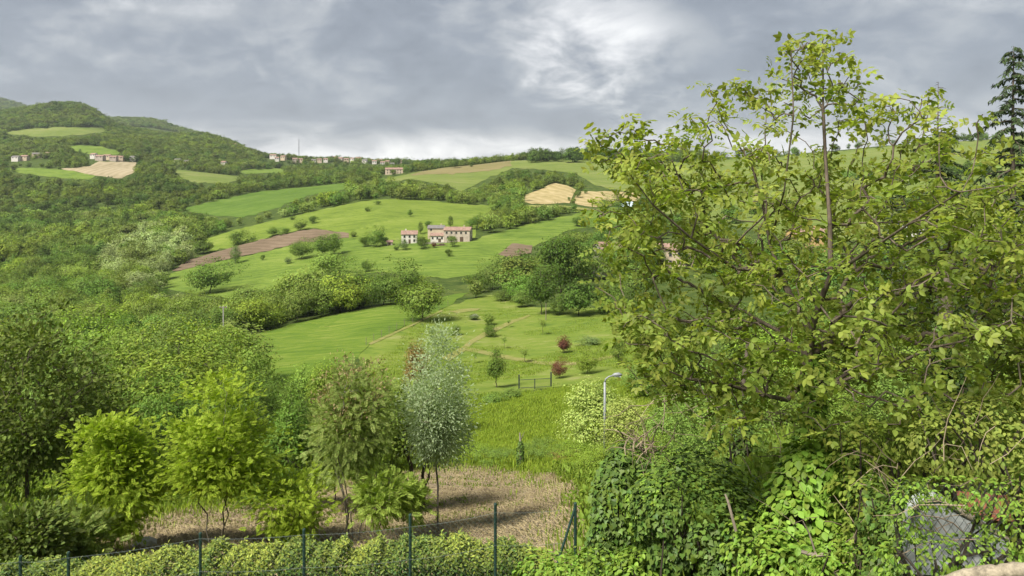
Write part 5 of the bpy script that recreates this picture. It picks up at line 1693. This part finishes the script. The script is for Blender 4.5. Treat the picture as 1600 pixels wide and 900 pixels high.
# the crest wood on the skyline and woods behind the right pasture
rg = np.random.default_rng(31)
cw = []
for k in range(70):
    u = rg.uniform(828, 1000)
    d = rg.uniform(930, 1005)
    x = (u - 800) / FPX * d
    cw.append((x, d, H(x, d), rg.uniform(13, 19)))
for k in range(170):
    u = rg.choice([rg.uniform(1440, 1545), rg.uniform(1010, 1480), rg.uniform(1480, 1600)], p=[.35, .45, .2])
    d = rg.choice([rg.normal() * 15 + 960, rg.normal() * 12 + 620, rg.normal() * 12 + 440], p=[.45, .3, .25])
    x = (u - 800) / FPX * d
    cw.append((x, d, H(x, d), rg.uniform(7, 13)))
for k in range(60):
    u = rg.uniform(640, 815); d = rg.uniform(1060, 1250); x = (u - 800) / FPX * d
    cw.append((x, d, H(x, d), rg.uniform(7, 12)))
cw = np.array(cw); n = len(cw)
rot = np.zeros((n, 3)); rot[:, 2] = rg.uniform(0, 6.28, n)
tn = np.tile(np.array(T_DARK), (n, 1)) * rg.uniform(.8, 1.2, (n, 1)); tn[70:] *= 1.35
instancer('crest_wood', FAR, cw[:, :3], rg.integers(0, 5, n), rot, np.stack([cw[:, 3] / 10] * 3, 1), tn, label='dark woods along the crests beyond the pastures')
# trees of the slope behind the walnut
rg = np.random.default_rng(33)
Xr, Yr, Zr, Hr, Wr, _ = scatter_band(95, 290, 0.22, 0.80, 8.5, 6, 10, 35)
n = len(Xr)
rot = np.zeros((n, 3)); rot[:, 2] = rg.uniform(0, 6.28, n)
instancer('slope_wood', FAR, np.stack([Xr, Yr, Zr], 1), rg.integers(0, 5, n), rot, np.stack([Wr / 10, Wr / 10, Hr / 10], 1), tint_of(Xr, Yr, rg), label='green wood on the slope behind the walnut')

# ------------------------------------------------------------------ buildings
def house(name, label, u, vb, dr, w_, dp, h, rh, wallm, roofm, rz=0.0, wins=(), door=None, chim=None, cat='house', group=None, hip=False, lift=0.0):
    p = G(u, vb, *dr)
    e = link(name, None, loc=(p[0], p[1], p[2] + lift), label=label, cat=cat, group=group)
    e.rotation_euler.z = rz
    b = MB()
    x0, x1, y0, y1 = -w_ / 2, w_ / 2, -dp / 2, dp / 2
    b.raw([(x0, y0, -2.5), (x1, y0, -2.5), (x1, y1, -2.5), (x0, y1, -2.5), (x0, y0, h), (x1, y0, h), (x1, y1, h), (x0, y1, h), (x0, 0, h + rh), (x1, 0, h + rh)],
          [(0, 1, 5, 4), (2, 3, 7, 6), (1, 2, 6, 9, 5), (3, 0, 4, 8, 7)])
    b.build('wall', wallm, e)
    o_ = 0.35
    s = rh / (dp / 2)
    th = 0.18
    b = MB()
    for sg in (-1, 1):
        ye = sg * (dp / 2 + o_); ze = h - s * o_
        vs = [(x0 - o_, ye, ze + .03), (x1 + o_, ye, ze + .03), (x1 + o_, 0, h + rh + .03), (x0 - o_, 0, h + rh + .03)]
        vs += [(a, q, z + th) for a, q, z in vs]
        fs = [(0, 1, 2, 3), (7, 6, 5, 4), (0, 4, 5, 1), (1, 5, 6, 2), (2, 6, 7, 3), (3, 7, 4, 0)]
        b.raw(vs, fs)
    r_ = b.build('roof', roofm, e)
    if chim:
        b = MB(); b.box(chim - .3, chim + .3, .4, 1.0, h + rh * .4, h + rh + .9); b.build('chimney', wallm, r_)
    for (face, cx, cz, ww, wh) in wins:
        f_ = MB(); g_ = MB()
        if face == 'f':
            yf = y0
            f_.box(cx - ww / 2 - .08, cx - ww / 2, yf - .06, yf + .1, cz, cz + wh); f_.box(cx + ww / 2, cx + ww / 2 + .08, yf - .06, yf + .1, cz, cz + wh)
            f_.box(cx - ww / 2 - .12, cx + ww / 2 + .12, yf - .12, yf + .1, cz - .1, cz); f_.box(cx - ww / 2 - .08, cx + ww / 2 + .08, yf - .06, yf + .1, cz + wh, cz + wh + .1)
            g_.box(cx - ww / 2, cx + ww / 2, yf - .015, yf + .1, cz, cz + wh)
        else:
            xf = x1
            f_.box(xf - .1, xf + .06, cx - ww / 2 - .08, cx - ww / 2, cz, cz + wh); f_.box(xf - .1, xf + .06, cx + ww / 2, cx + ww / 2 + .08, cz, cz + wh)
            f_.box(xf - .1, xf + .12, cx - ww / 2 - .12, cx + ww / 2 + .12, cz - .1, cz); f_.box(xf - .1, xf + .06, cx - ww / 2 - .08, cx + ww / 2 + .08, cz + wh, cz + wh + .1)
            g_.box(xf - .1, xf + .015, cx - ww / 2, cx + ww / 2, cz, cz + wh)
        wo_ = f_.build('window', mStone, e)
        g_.build('pane', mGlass, wo_)
    if door:
        cx, ww, wh = door
        b = MB(); b.box(cx - ww / 2, cx + ww / 2, y0 - .03, y0 + .1, -.1, wh); b.build('door', mShut, e)
    return e


W5 = [('f', x, 3.9, .9, 1.0) for x in (-5.2, -2.7, -.2, 2.3, 4.8)] + [('f', x, 1.3, .9, 1.2) for x in (-4.6, -1.2)] + [('s', y, 3.8, .8, 1.0) for y in (-2, 1.6)] + [('s', 0, 1.3, .8, 1.2)]
house('farmhouse', 'long pinkish farm building with a row of small upper windows', 716, 376, (360, 400), 13.5, 8.5, 5.6, 1.4, mPinkW, mRoof, -0.12, W5, (2.6, 1.8, 2.3), 3.0)
house('farmhouse', 'white farmhouse with tiled roof at the left of the farm', 640, 377, (355, 390), 8.0, 7.0, 4.7, 1.6, mWhite, mRoof, 0.08, [('f', x, 3.0, .9, 1.1) for x in (-2.4, 0.2, 2.6)] + [('f', x, .9, .9, 1.2) for x in (-2.4, 2.6)], (.2, 1.1, 2.1), -2)
house('farmhouse', 'low white building with tiled roof in the farm courtyard', 684, 378, (350, 390), 7.0, 5.0, 3.4, 1.2, mWhite, mRoof, 0.0, [('f', x, 1.7, .8, 1.0) for x in (-2.4, 0, 2.4)], (1.2, 1.4, 2.0))
house('farm_barn', 'tall barn with grey roof behind the low white farm building', 682, 371, (374, 400), 8.5, 7.5, 5.4, 1.3, mCream, mRoofG, 0.0, [('f', -2.5, 4.2, .9, 1.0)], None, 2.5, 'barn')
house('farm_shed', 'small tiled shed left of the farm garden trees', 609, 378, (345, 385), 2.8, 2.4, 1.7, .7, mPinkW, mRoof, 0.1, (), (0, 1.2, 1.5), None, 'shed')
b = MB()
rq = random.Random(6)
for k in range(26):
    cx, cy, s = rq.uniform(-2.6, 2.6), rq.uniform(-.8, .8), rq.uniform(.25, .55)
    b.box(cx - s, cx + s, cy - s * .6, cy + s * .6, -.2, rq.uniform(.5, 1.3) * (1 - abs(cx) / 4))
p = G(690, 384, 330, 390); b.build('woodpile', mShut, loc=p, label='brown woodpile in the grass in front of the farm', cat='woodpile')
b = MB()
for k in range(24):
    x = -7 + k * .62; b.box(x, x + .58, -.18, .18 + rq.uniform(0, .05), -.4, .85 + rq.uniform(-.08, .08))
p = G(680, 381, 330, 390); b.build('garden_wall', mStone, loc=p, label='low stone wall below the farm courtyard', cat='wall')

WS = [('f', x, z, 1.0, 1.4) for x in (-5, -1.5, 2.2, 5.4) for z in (1.4, 4.6, 7.4)] + [('s', y, z, 1.0, 1.4) for y in (-2.5, 2.2) for z in (1.4, 4.6)]
house('stone_house', 'tall stone house with terracotta roof half hidden by the walnut', 962, 428, (255, 300), 13.5, 9, 9.2, 2.0, mStone, mRoof, 0.25, WS, (0.5, 1.3, 2.3), 3)
house('stone_house', 'lower pale house with tiled roof seen through the walnut leaves', 1050, 415, (255, 310), 12, 8, 6.0, 1.8, mCream, mRoof, -0.1, [('f', x, z, .9, 1.3) for x in (-4, -1, 2, 4.5) for z in (1, 3.8)], None, 2)
house('ochre_house', 'ochre yellow house glimpsed behind the walnut limbs', 1262, 392, (250, 310), 13, 9, 6.4, 1.9, mOchre, mRoof, 0.1, [('f', x, z, .9, 1.3) for x in (-4.4, -1.5, 1.5, 4.4) for z in (1, 4)], (0, 1.1, 2.1), 3)
house('white_house', 'white roofed house glimpsed right behind the walnut', 1415, 372, (240, 310), 11, 8, 4.5, 1.2, mWhite, plain('white_roof', (.62, .62, .62), .1), -0.1, [('f', x, 1.4, .9, 1.2) for x in (-3.5, 0, 3.5)])
house('long_house', 'long pale building below the right end of the ridge village', 616, 272, (880, 1050), 22, 9, 6.0, 2.0, mCream, mRoof, 0.1, [('f', x, z, 1.0, 1.4) for x in (-8, -4.8, -1.6, 1.6, 4.8, 8) for z in (1, 3.8)], (0.2, 1.3, 2.2), 5)

VIL = [(427, 250, 13, 'w', 't'), (433, 251, 8, 'w', 't'), (443, 252, 10, 'c', 't'), (461, 254, 10, 'p', 't'), (470, 253, 8, 'c', 't'), (490, 254, 9, 'w', 'g'), (499, 253, 10, 'c', 't'), (509, 254, 9, 'w', 't'), (522, 252, 8, 'c', 't'),
       (532, 254, 12, 'p', 't'), (541, 252, 10, 'c', 't'), (551, 254, 9, 'w', 't'), (560, 253, 11, 'c', 't'), (570, 255, 10, 'w', 'g'), (578, 252, 8, 'p', 't'), (585, 257, 9, 'w', 't'), (593, 253, 12, 'c', 't'), (598, 261, 9, 'w', 't'),
       (606, 257, 9, 'p', 't'), (613, 263, 8, 'w', 'g'), (625, 258, 10, 'c', 't'), (699, 258, 9, 'c', 't')]
WM = {'w': mWhite, 'c': mCream, 'p': mPinkW, 's': mStone}; RM = {'t': mRoof, 'g': mRoofG}
WN = {'w': 'white', 'c': 'cream', 'p': 'pinkish', 's': 'stone'}; RN = {'t': 'red', 'g': 'grey'}
ORD = ['first', 'second', 'third', 'fourth', 'fifth', 'sixth', 'seventh', 'eighth', 'ninth', 'tenth', 'eleventh', 'twelfth', 'thirteenth', 'fourteenth', 'fifteenth', 'sixteenth', 'seventeenth', 'eighteenth', 'nineteenth', 'twentieth', 'twenty-first', 'twenty-second']
for i, (u, v, wpx, a, r_) in enumerate(VIL):
    s = 1600 / FPX
    w_ = wpx * s * .72
    v = v + rq.uniform(-1.5, 2.5)
    house('village_house', '%s house with %s roof, %s from the left in the ridge-top village' % (WN[a], RN[r_], ORD[i]), u, v + 1, (1480, 1690), w_, 8, rq.uniform(4.5, 6.5), 1.9, WM[a], RM[r_], rq.uniform(-.3, .3),
          [('f', -w_ * .25, 3.2, 1.6, 1.8), ('f', w_ * .25, 3.2, 1.6, 1.8)], None, None, 'house', 'houses of the ridge village', lift=4.0)
HAM = [(26, 252, 14, 'w', 'g', 'white house with grey roof, leftmost of the far hamlet'), (39, 251, 12, 'c', 't', 'cream house right next to the leftmost hamlet house'), (59, 247, 18, 'c', 'g', 'long cream house with grey roof above the left fields'),
       (75, 246, 8, 'w', 't', 'small white house right of the long cream house'), (147, 248, 10, 'w', 't', 'white house at the left end of the red roofed hamlet row'), (157, 251, 15, 'p', 't', 'wide pinkish house, second in the red roofed hamlet row'),
       (168, 250, 14, 'c', 't', 'cream house in the middle of the red roofed hamlet row'), (178, 252, 12, 'p', 't', 'pinkish house, fourth in the red roofed hamlet row'), (188, 252, 12, 'c', 't', 'cream house at the right end of the red roofed hamlet row'),
       (209, 252, 12, 'w', 'g', 'white house with grey roof right of the hamlet row'), (278, 256, 12, 'w', 'g', 'white house at the foot of the wooded ridge'), (292, 258, 9, 'c', 'g', 'small cream house right of the white ridge foot house'),
       (350, 258, 9, 'w', 't', 'small white house in trees above the light green field'), (365, 230, 11, 'p', 't', 'lone red roofed house high on the wooded ridge')]
for u, v, wpx, a, r_, lab in HAM:
    dr = (1000, 1250) if u < 360 else (1450, 1750)
    w_ = wpx * .82 * (1130 if u < 360 else 1600) / FPX
    house('hamlet_house', lab, u, v, dr, w_, 8, 4.6, 1.8, WM[a], RM[r_], rq.uniform(-.25, .25), [('f', -w_ * .25, 2.6, 1.3, 1.5), ('f', w_ * .25, 2.6, 1.3, 1.5)], None, None, 'house', 'houses of the left hamlet', lift=2.0)

# curved greenhouse between the trees
p = G(985, 324, 520, 640)
e = link('greenhouse', None, loc=p, label='curved pale plastic greenhouse tunnel between dark trees', cat='greenhouse')
b = MB(); n = 10; L = 16; r_ = 4.2
vs = []
for s in (0, 1):
    for k in range(n + 1):
        an = math.pi * k / n
        vs.append((math.cos(an) * r_, -L / 2 + s * L, math.sin(an) * r_ * .95 + .3))
b.raw(vs, [(k, k + 1, n + 2 + k, n + 1 + k) for k in range(n)] + [tuple(range(n + 1)), tuple(reversed(range(n + 1, 2 * n + 2)))])
b.build('film', mSheet, e)
for k in range(5):
    b = MB(); y = -L / 2 + k * L / 4
    b.tube([(math.cos(math.pi * q / n) * (r_ + .05), y, math.sin(math.pi * q / n) * (r_ * .95 + .05) + .3) for q in range(n + 1)], .05, 4)
    b.build('hoop', mGalv, e)
e.rotation_euler.z = 0.5

# radio mast
p = G(467, 250, 1500, 1690)
e = link('radio_mast', None, loc=p, label='thin lattice mast on the skyline left of the village', cat='mast')
hm = (253 - 220) * p[1] / FPX
b = MB()
for sx, sy in ((-1, -1), (1, -1), (1, 1), (-1, 1)):
    b.tube([(sx * 1.3, sy * 1.3, -2), (sx * .35, sy * .35, hm)], .16, 4)
b.build('leg_frame', mGalv, e)
b = MB()
for k in range(16):
    z0, z1 = hm * k / 16, hm * (k + 1) / 16
    s0, s1 = 1.3 - .95 * k / 16, 1.3 - .95 * (k + 1) / 16
    sg = 1 if k % 2 else -1
    for y in (-1, 1):
        b.tube([(-sg * s0, y * s0, z0), (sg * s1, y * s1, z1)], .08, 3)
b.build('bracing', mGalv, e)
b = MB(); b.tube([(0, 0, hm), (0, 0, hm + 5)], .1, 4); b.build('antenna', mGalv, e)

# ------------------------------------------------------------------ poles, lamp, gate, fences
def pole(label, u, d, vtop, r_, m_, arm=True):
    x = (u - 800) / FPX * d; z = H(x, d); h = (HOR - vtop) / FPX * d - z
    e = link('utility_pole', None, loc=(x, d, z), label=label, cat='pole')
    b = MB(); b.tube([(0, 0, -.3), (0, 0, h)], [r_, r_ * .75], 8); b.build('shaft', m_, e)
    if arm:
        b = MB(); b.box(-.75, .75, -.06, .06, h - .35, h - .2); b.build('crossarm', mWood, e)
        for s in (-.65, 0, .65):
            b = MB(); b.tube([(s, 0, h - .2), (s, 0, h - .02)], [.05, .04], 6); b.build('insulator', mLens, e)


pole('pale utility pole with crossarm standing in the left woods', 349, 148, 478, .14, plain('pole_pale', (.42, .40, .37), .1))
pole('wooden pole without crossarm at the top of the orchard lawn', 853, 178, 474, .11, mWood, False)

d = 37.0; u = 945
x = (u - 800) / FPX * d; z = H(x, d); h = (HOR - 597) / FPX * d - z
e = link('street_lamp', None, loc=(x, d, z), label='grey street lamp with bent arm beside the pale acacia', cat='lamp')
b = MB(); b.tube([(0, 0, -.2), (0, 0, h * .5), (0, 0, h)], [.075, .065, .055], 10); b.build('post', mGalv, e, True)
b = MB(); b.tube([(0, 0, h - .02), (.06, 0, h + .16), (.2, 0, h + .27), (.42, -.02, h + .33)], [.045, .04, .036, .034], 8); b.build('arm', mGalv, e, True)
b = MB(); b.tube([(.36, -.02, h + .32), (.5, -.02, h + .37), (.7, -.02, h + .38), (.86, -.02, h + .36)], [.05, .09, .10, .04], 10); hd = b.build('lamp_head', mGalv, e, True)
b = MB(); b.tube([(.48, -.02, h + .29), (.78, -.02, h + .28)], [.06, .06], 8); b.build('lens', mLens, hd)

# gate at the foot of the lawn
pl, pr = G(811, 609, 85, 130), G(861, 607, 85, 130)
e = link('garden_gate', None, loc=pl, label='dark metal gate between two taller posts at the foot of the lawn', cat='gate')
v = Vector(pr) - Vector(pl)
for f_, hh, r_ in ((0, 2.0, .09), (.5, 1.35, .06), (1, 2.1, .09)):
    b = MB(); q = v * f_; b.box(q.x - r_, q.x + r_, q.y - r_, q.y + r_, q.z - .2, q.z + hh); b.build('post', mDarkMetal, e)
for zz in (.25, 1.3):
    b = MB(); b.tube([Vector((0, 0, zz)), v + Vector((0, 0, zz))], .035, 5); b.build('rail', mDarkMetal, e)
b = MB()
for k in range(1, 34):
    q = v * (k / 34); b.tube([q + Vector((0, 0, .25)), q + Vector((0, 0, 1.3))], .007, 3, False)
b.build('bars', mWire, e)

# wire fence between the wheat field and the lawn
fp = [(572, 540), (584, 534), (596, 528), (608, 522), (620, 516), (632, 510), (645, 505), (658, 499), (672, 492), (686, 485), (700, 479)]
P_ = [Vector(G(u, v, 95, 240)) for u, v in fp]
e = link('field_fence', None, loc=P_[0], label='thin wire fence on slim posts between wheat field and lawn', cat='fence')
for q in P_:
    b = MB(); c = q - P_[0]; b.tube([c + Vector((0, 0, -.2)), c + Vector((0, 0, 1.7))], .05, 5); b.build('post', mWood, e)
for zz in (.5, 1.0, 1.5):
    b = MB(); b.tube([q - P_[0] + Vector((0, 0, zz)) for q in P_], .008, 3); b.build('wire', mWire, e)

# ------------------------------------------------------------------ clipped hedge along the bottom
HT = [(-80, 904), (0, 898), (100, 893), (200, 884), (300, 874), (380, 866), (480, 861), (560, 865), (640, 858), (720, 855), (800, 862), (850, 876), (875, 900)]
HD = 13.3
rg = np.random.default_rng(44)
n = 60000
uu_ = rg.uniform(-80, 872, n)
vt2 = np.interp(uu_, [p[0] for p in HT], [p[1] for p in HT])
ztop = (HOR - vt2) / FPX * HD + 0.05 * vnoise(uu_ / 14, uu_ * 0) + .03 * vnoise(uu_ / 5, uu_ * 0 + 3)
face = rg.random(n)
dpt = np.where(face < .55, rg.uniform(-.42, .42, n), np.where(face < .9, -.42, .42)) + rg.normal(size=n) * .05
zz = np.where(face < .55, ztop + rg.normal(size=n) * .05, ztop - rg.uniform(0, 1, n) ** 1.1 * 1.15)
zz -= 0.10 * np.abs(dpt / .42) ** 3 * (face < .55)
y = HD + dpt
x = (uu_ - 800) / FPX * HD
nz = np.where((face < .55)[:, None], np.array([[0, -.25, 1.0]]), np.array([[0, -1.0, .5]]))
z_ = nrm(nz + rg.normal(size=(n, 3)) * .45)
yv = rg.normal(size=(n, 3)) + np.array([0, -.3, .5])
yv = nrm(yv - z_ * (yv * z_).sum(1, keepdims=True))
fr = np.stack([np.cross(yv, z_), yv, z_], 2)
x0 = float((400 - 800) / FPX * HD)
foot = np.array([x0, HD, H(x0, HD)])
un = U_leaf(0.52)
lv, lf = scatter(un, np.stack([x, y, zz], 1) - foot, fr, rg.uniform(.036, .074, n) * np.where(rg.random(n) < .03, 1.3, 1))
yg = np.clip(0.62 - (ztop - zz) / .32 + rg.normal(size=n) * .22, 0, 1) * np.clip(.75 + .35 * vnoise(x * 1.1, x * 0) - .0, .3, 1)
e = link('clipped_hedge', None, loc=foot, label='clipped yellow green hedge running along the bottom of the picture', cat='hedge')
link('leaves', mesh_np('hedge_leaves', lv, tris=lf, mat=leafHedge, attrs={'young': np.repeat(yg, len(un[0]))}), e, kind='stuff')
b = MB(); rq = random.Random(8)
for k in range(150):
    u = rq.uniform(-80, 860); xx = (u - 800) / FPX * HD; yq = HD + rq.uniform(-.2, .2)
    zt = (HOR - np.interp(u, [p[0] for p in HT], [p[1] for p in HT])) / FPX * HD
    b.tube([Vector((xx, yq, H(xx, yq) - .1)) - Vector(foot), Vector((xx + rq.uniform(-.2, .2), yq + rq.uniform(-.2, .2), zt - .15)) - Vector(foot)], [.02, .008], 5, False)
b.build('stem', barkM, e)

# green metal fence with wire mesh in front of the hedge
FD = 12.5
FPOST = [(-60, 872), (32, 870), (107, 864), (313, 834), (475, 828), (641, 805), (774, 788), (899, 787)]
pz = [AT(u, v, FD) for u, v in FPOST]
org = Vector((pz[3].x, FD, H(pz[3].x, FD)))
fence = link('wire_fence', None, loc=org, label='green metal post fence with wire mesh along the hedge', cat='fence')
for q in pz:
    g_ = H(q.x, FD) - .3
    b = MB(); b.tube([Vector((q.x, FD, g_)) - org, q - org], .026, 8); po_ = b.build('post', mPost, fence)
    b = MB(); b.tube([q - org, q - org + Vector((0, 0, .02))], [.029, .02], 8); b.build('cap', mPost, po_)
b = MB(); b.tube([AT(899, 792, FD) - org, AT(877, 862, FD - .05) - org, AT(868, 892, FD - .1) - org], .022, 8); b.build('brace', mPost, fence)
tz = [q.z - .07 for q in pz]
tz[5] = (HOR - 822) / FPX * FD; tz[6] = (HOR - 800) / FPX * FD
for off in (0.0, -.55, -1.15):
    b = MB()
    pts_ = []
    for i in range(len(pz) - 1):
        for k in range(6):
            f_ = k / 6
            pts_.append(Vector((pz[i].x + (pz[i + 1].x - pz[i].x) * f_, FD - .03, tz[i] + (tz[i + 1] - tz[i]) * f_ + off - .03 * math.sin(math.pi * f_))) - org)
    b.tube(pts_, .002, 4, False); b.build('wire', mWire, fence)
b = MB()
xs0, xs1 = pz[0].x, pz[-1].x
hm_ = 1.25; cell = .10
top_at = lambda xx: float(np.interp(xx, [q.x for q in pz], tz))
k = xs0
while k < xs1:
    for sg in (-1, 1):
        pts_ = []
        for s in range(4):
            f_ = s / 3
            xx = k + sg * hm_ * f_
            xx = min(max(xx, xs0), xs1)
            pts_.append(Vector((xx, FD - .03, top_at(xx) - hm_ * f_)) - org)
        b.tube(pts_, .0016, 3, False)
    k += cell
b.build('wire_mesh', mWire, fence, kind='stuff')

# wire mesh, slab and log at the lower right
p0 = AT(1392, 765, 6.3)
org = Vector((p0.x, 6.3, H(p0.x, 6.3)))
f2 = link('wire_fence', None, loc=org, label='rusty diamond wire mesh in front of the concrete slab', cat='fence')
b = MB(); k = 0
x0, x1 = AT(1385, 800, 6.3).x, AT(1600, 800, 6.3).x
zt, zb = AT(0, 745, 6.3).z, AT(0, 905, 6.3).z
k = x0 - (zt - zb)
while k < x1 + (zt - zb):
    for sg in (-1, 1):
        pts_ = []
        for s in range(6):
            f_ = s / 5; xx = k + sg * (zt - zb) * f_ * .8
            if x0 <= xx <= x1:
                pts_.append(Vector((xx, 6.3 + .05 * math.sin(xx * 5), zt - (zt - zb) * f_ - .1 * max(0, (xx - x0) / (x1 - x0)))) - org)
        if len(pts_) > 1:
            b.tube(pts_, .0022, 3, False)
    k += .085
b.build('wire_mesh', mDarkMetal, f2, kind='stuff')
for u in ():
    b = MB(); q = AT(u, 830, 6.35); b.tube([Vector((q.x, 6.35, H(q.x, 6.35) - .2)) - org, q - org], .015, 7); b.build('post', mDarkMetal, f2)
# slab: a weathered concrete sheet leaning against the bank, with a pale broken rim
qs = [(1412, 880), (1424, 800), (1436, 786), (1462, 778), (1520, 812), (1572, 842), (1576, 866), (1572, 892), (1480, 900), (1412, 896)]
ds = [6.9, 7.0, 7.1, 7.15, 7.15, 7.1, 7.0, 6.9, 6.8, 6.8]
front = [AT(u, v, dd) for (u, v), dd in zip(qs, ds)]
org = Vector((front[0].x, front[0].y, H(front[0].x, front[0].y)))
sl = link('concrete_slab', None, loc=org, label='grey concrete slab with pale broken rim behind the wire mesh', cat='slab')
b = MB(); nn = len(front)
b.raw([q - org for q in front] + [q - org + Vector((.02, .14, .02)) for q in front], [tuple(reversed(range(nn))), tuple(range(nn, 2 * nn))] + [(i, (i + 1) % nn, nn + (i + 1) % nn, nn + i) for i in range(nn)])
b.build('panel', mConc, sl)
b = MB(); b.tube([front[i] - org + Vector((0, -.02, .01)) for i in (1, 2, 3, 4, 5, 6, 7)], [.012, .018, .02, .028, .022, .02, .012], 7); b.build('rim', mPale, sl, True)
b = MB(); c = AT(1545, 800, 7.3) - org
b.raw([c + Vector(q) for q in ((-.25, 0, -.06), (.3, 0, -.1), (.32, .2, .08), (-.2, .2, .12), (-.25, .03, -.1), (.3, .03, -.14))], [(0, 1, 2, 3), (4, 5, 1, 0)])
b.build('rusty_sheet', mRust, sl)
# log across the corner
bm = bmesh.new()
pts_ = [AT(1470, 908, 4.7), AT(1520, 899, 4.6), AT(1570, 893, 4.5), AT(1620, 889, 4.4), AT(1690, 885, 4.3)]
b = MB(); rq = random.Random(12)
dense = []
for i in range(len(pts_) - 1):
    for k in range(6):
        dense.append(pts_[i].lerp(pts_[i + 1], k / 6) + Vector((rq.uniform(-.006, .006), 0, rq.uniform(-.008, .008))))
rad = [.025 + .02 * min(1, i / 6) + rq.uniform(-.006, .006) for i in range(len(dense))]
o0 = dense[8].copy()
b.tube([q - o0 for q in dense], rad, 12)
b.build('fallen_log', mPale, smooth=True, loc=o0, label='pale weathered log across the lower right corner', cat='log')
bm.free()

# ivy stump at the edge of the soil plot
e, foot = ivy('ivy_stump', 'slim ivy covered dead stump at the back of the soil plot', [(813, 712, 38.5, .17, .17, .75), (815, 735, 38.5, .15, .15, .4)], 420, IV, 0.10, leafIvy, 61, cat='stump')
q = Vector(AT(812, 676, 38.5)) - Vector(foot)
b = MB(); b.tube([(0, 0, -.2), (0.03, 0, .9), (q.x, 0, q.z)], [.11, .09, .03], 7); b.tube([(q.x, 0, q.z - .5), (q.x + .25, 0, q.z + .05)], [.03, .008], 5); b.build('trunk', barkL, e, True)
b = MB(); q = AT(803, 749, 37.6); b.tube([(-.3, 0, .03), (0, .04, .07), (.32, 0, .04)], [.05, .06, .04], 7)
b.build('fallen_log', mWood, loc=(q.x, q.y, H(q.x, q.y)), label='short dark log lying at the foot of the ivy stump', cat='log')
for i, (u, v, s, lab) in enumerate(((741, 496, 1.0, 'pale rock pile in the grass at the top of the lawn'), (225, 858, .35, 'grey stone at the foot of the left lime tree'))):
    q = G(u, v, 12, 235)
    bm = bmesh.new(); bmesh.ops.create_icosphere(bm, subdivisions=2, radius=s)
    rr9 = random.Random(i)
    for vv_ in bm.verts: vv_.co *= 1 + rr9.uniform(-.18, .18); vv_.co.z *= .6
    me = bpy.data.meshes.new('rock'); bm.to_mesh(me); bm.free(); me.materials.append(mRock)
    link('rock', me, loc=(q[0], q[1], q[2] + s * .2), label=lab, cat='rock')

# ------------------------------------------------------------------ the air over the valley
b = MB(); b.box(-10400, 10400, -30, 8950, -90, 760)
hm, ht, hout = mat('haze_air')
hv = ht.new('ShaderNodeVolumePrincipled')
hv.inputs['Color'].default_value = (0.86, 0.91, 1.0, 1)
hv.inputs['Density'].default_value = 5e-5
hv.inputs['Anisotropy'].default_value = 0.1
ht.l.new(hv.outputs[0], hout.inputs['Volume'])
b.build('haze', hm, kind='stuff', label='thin pale haze filling the valley air')
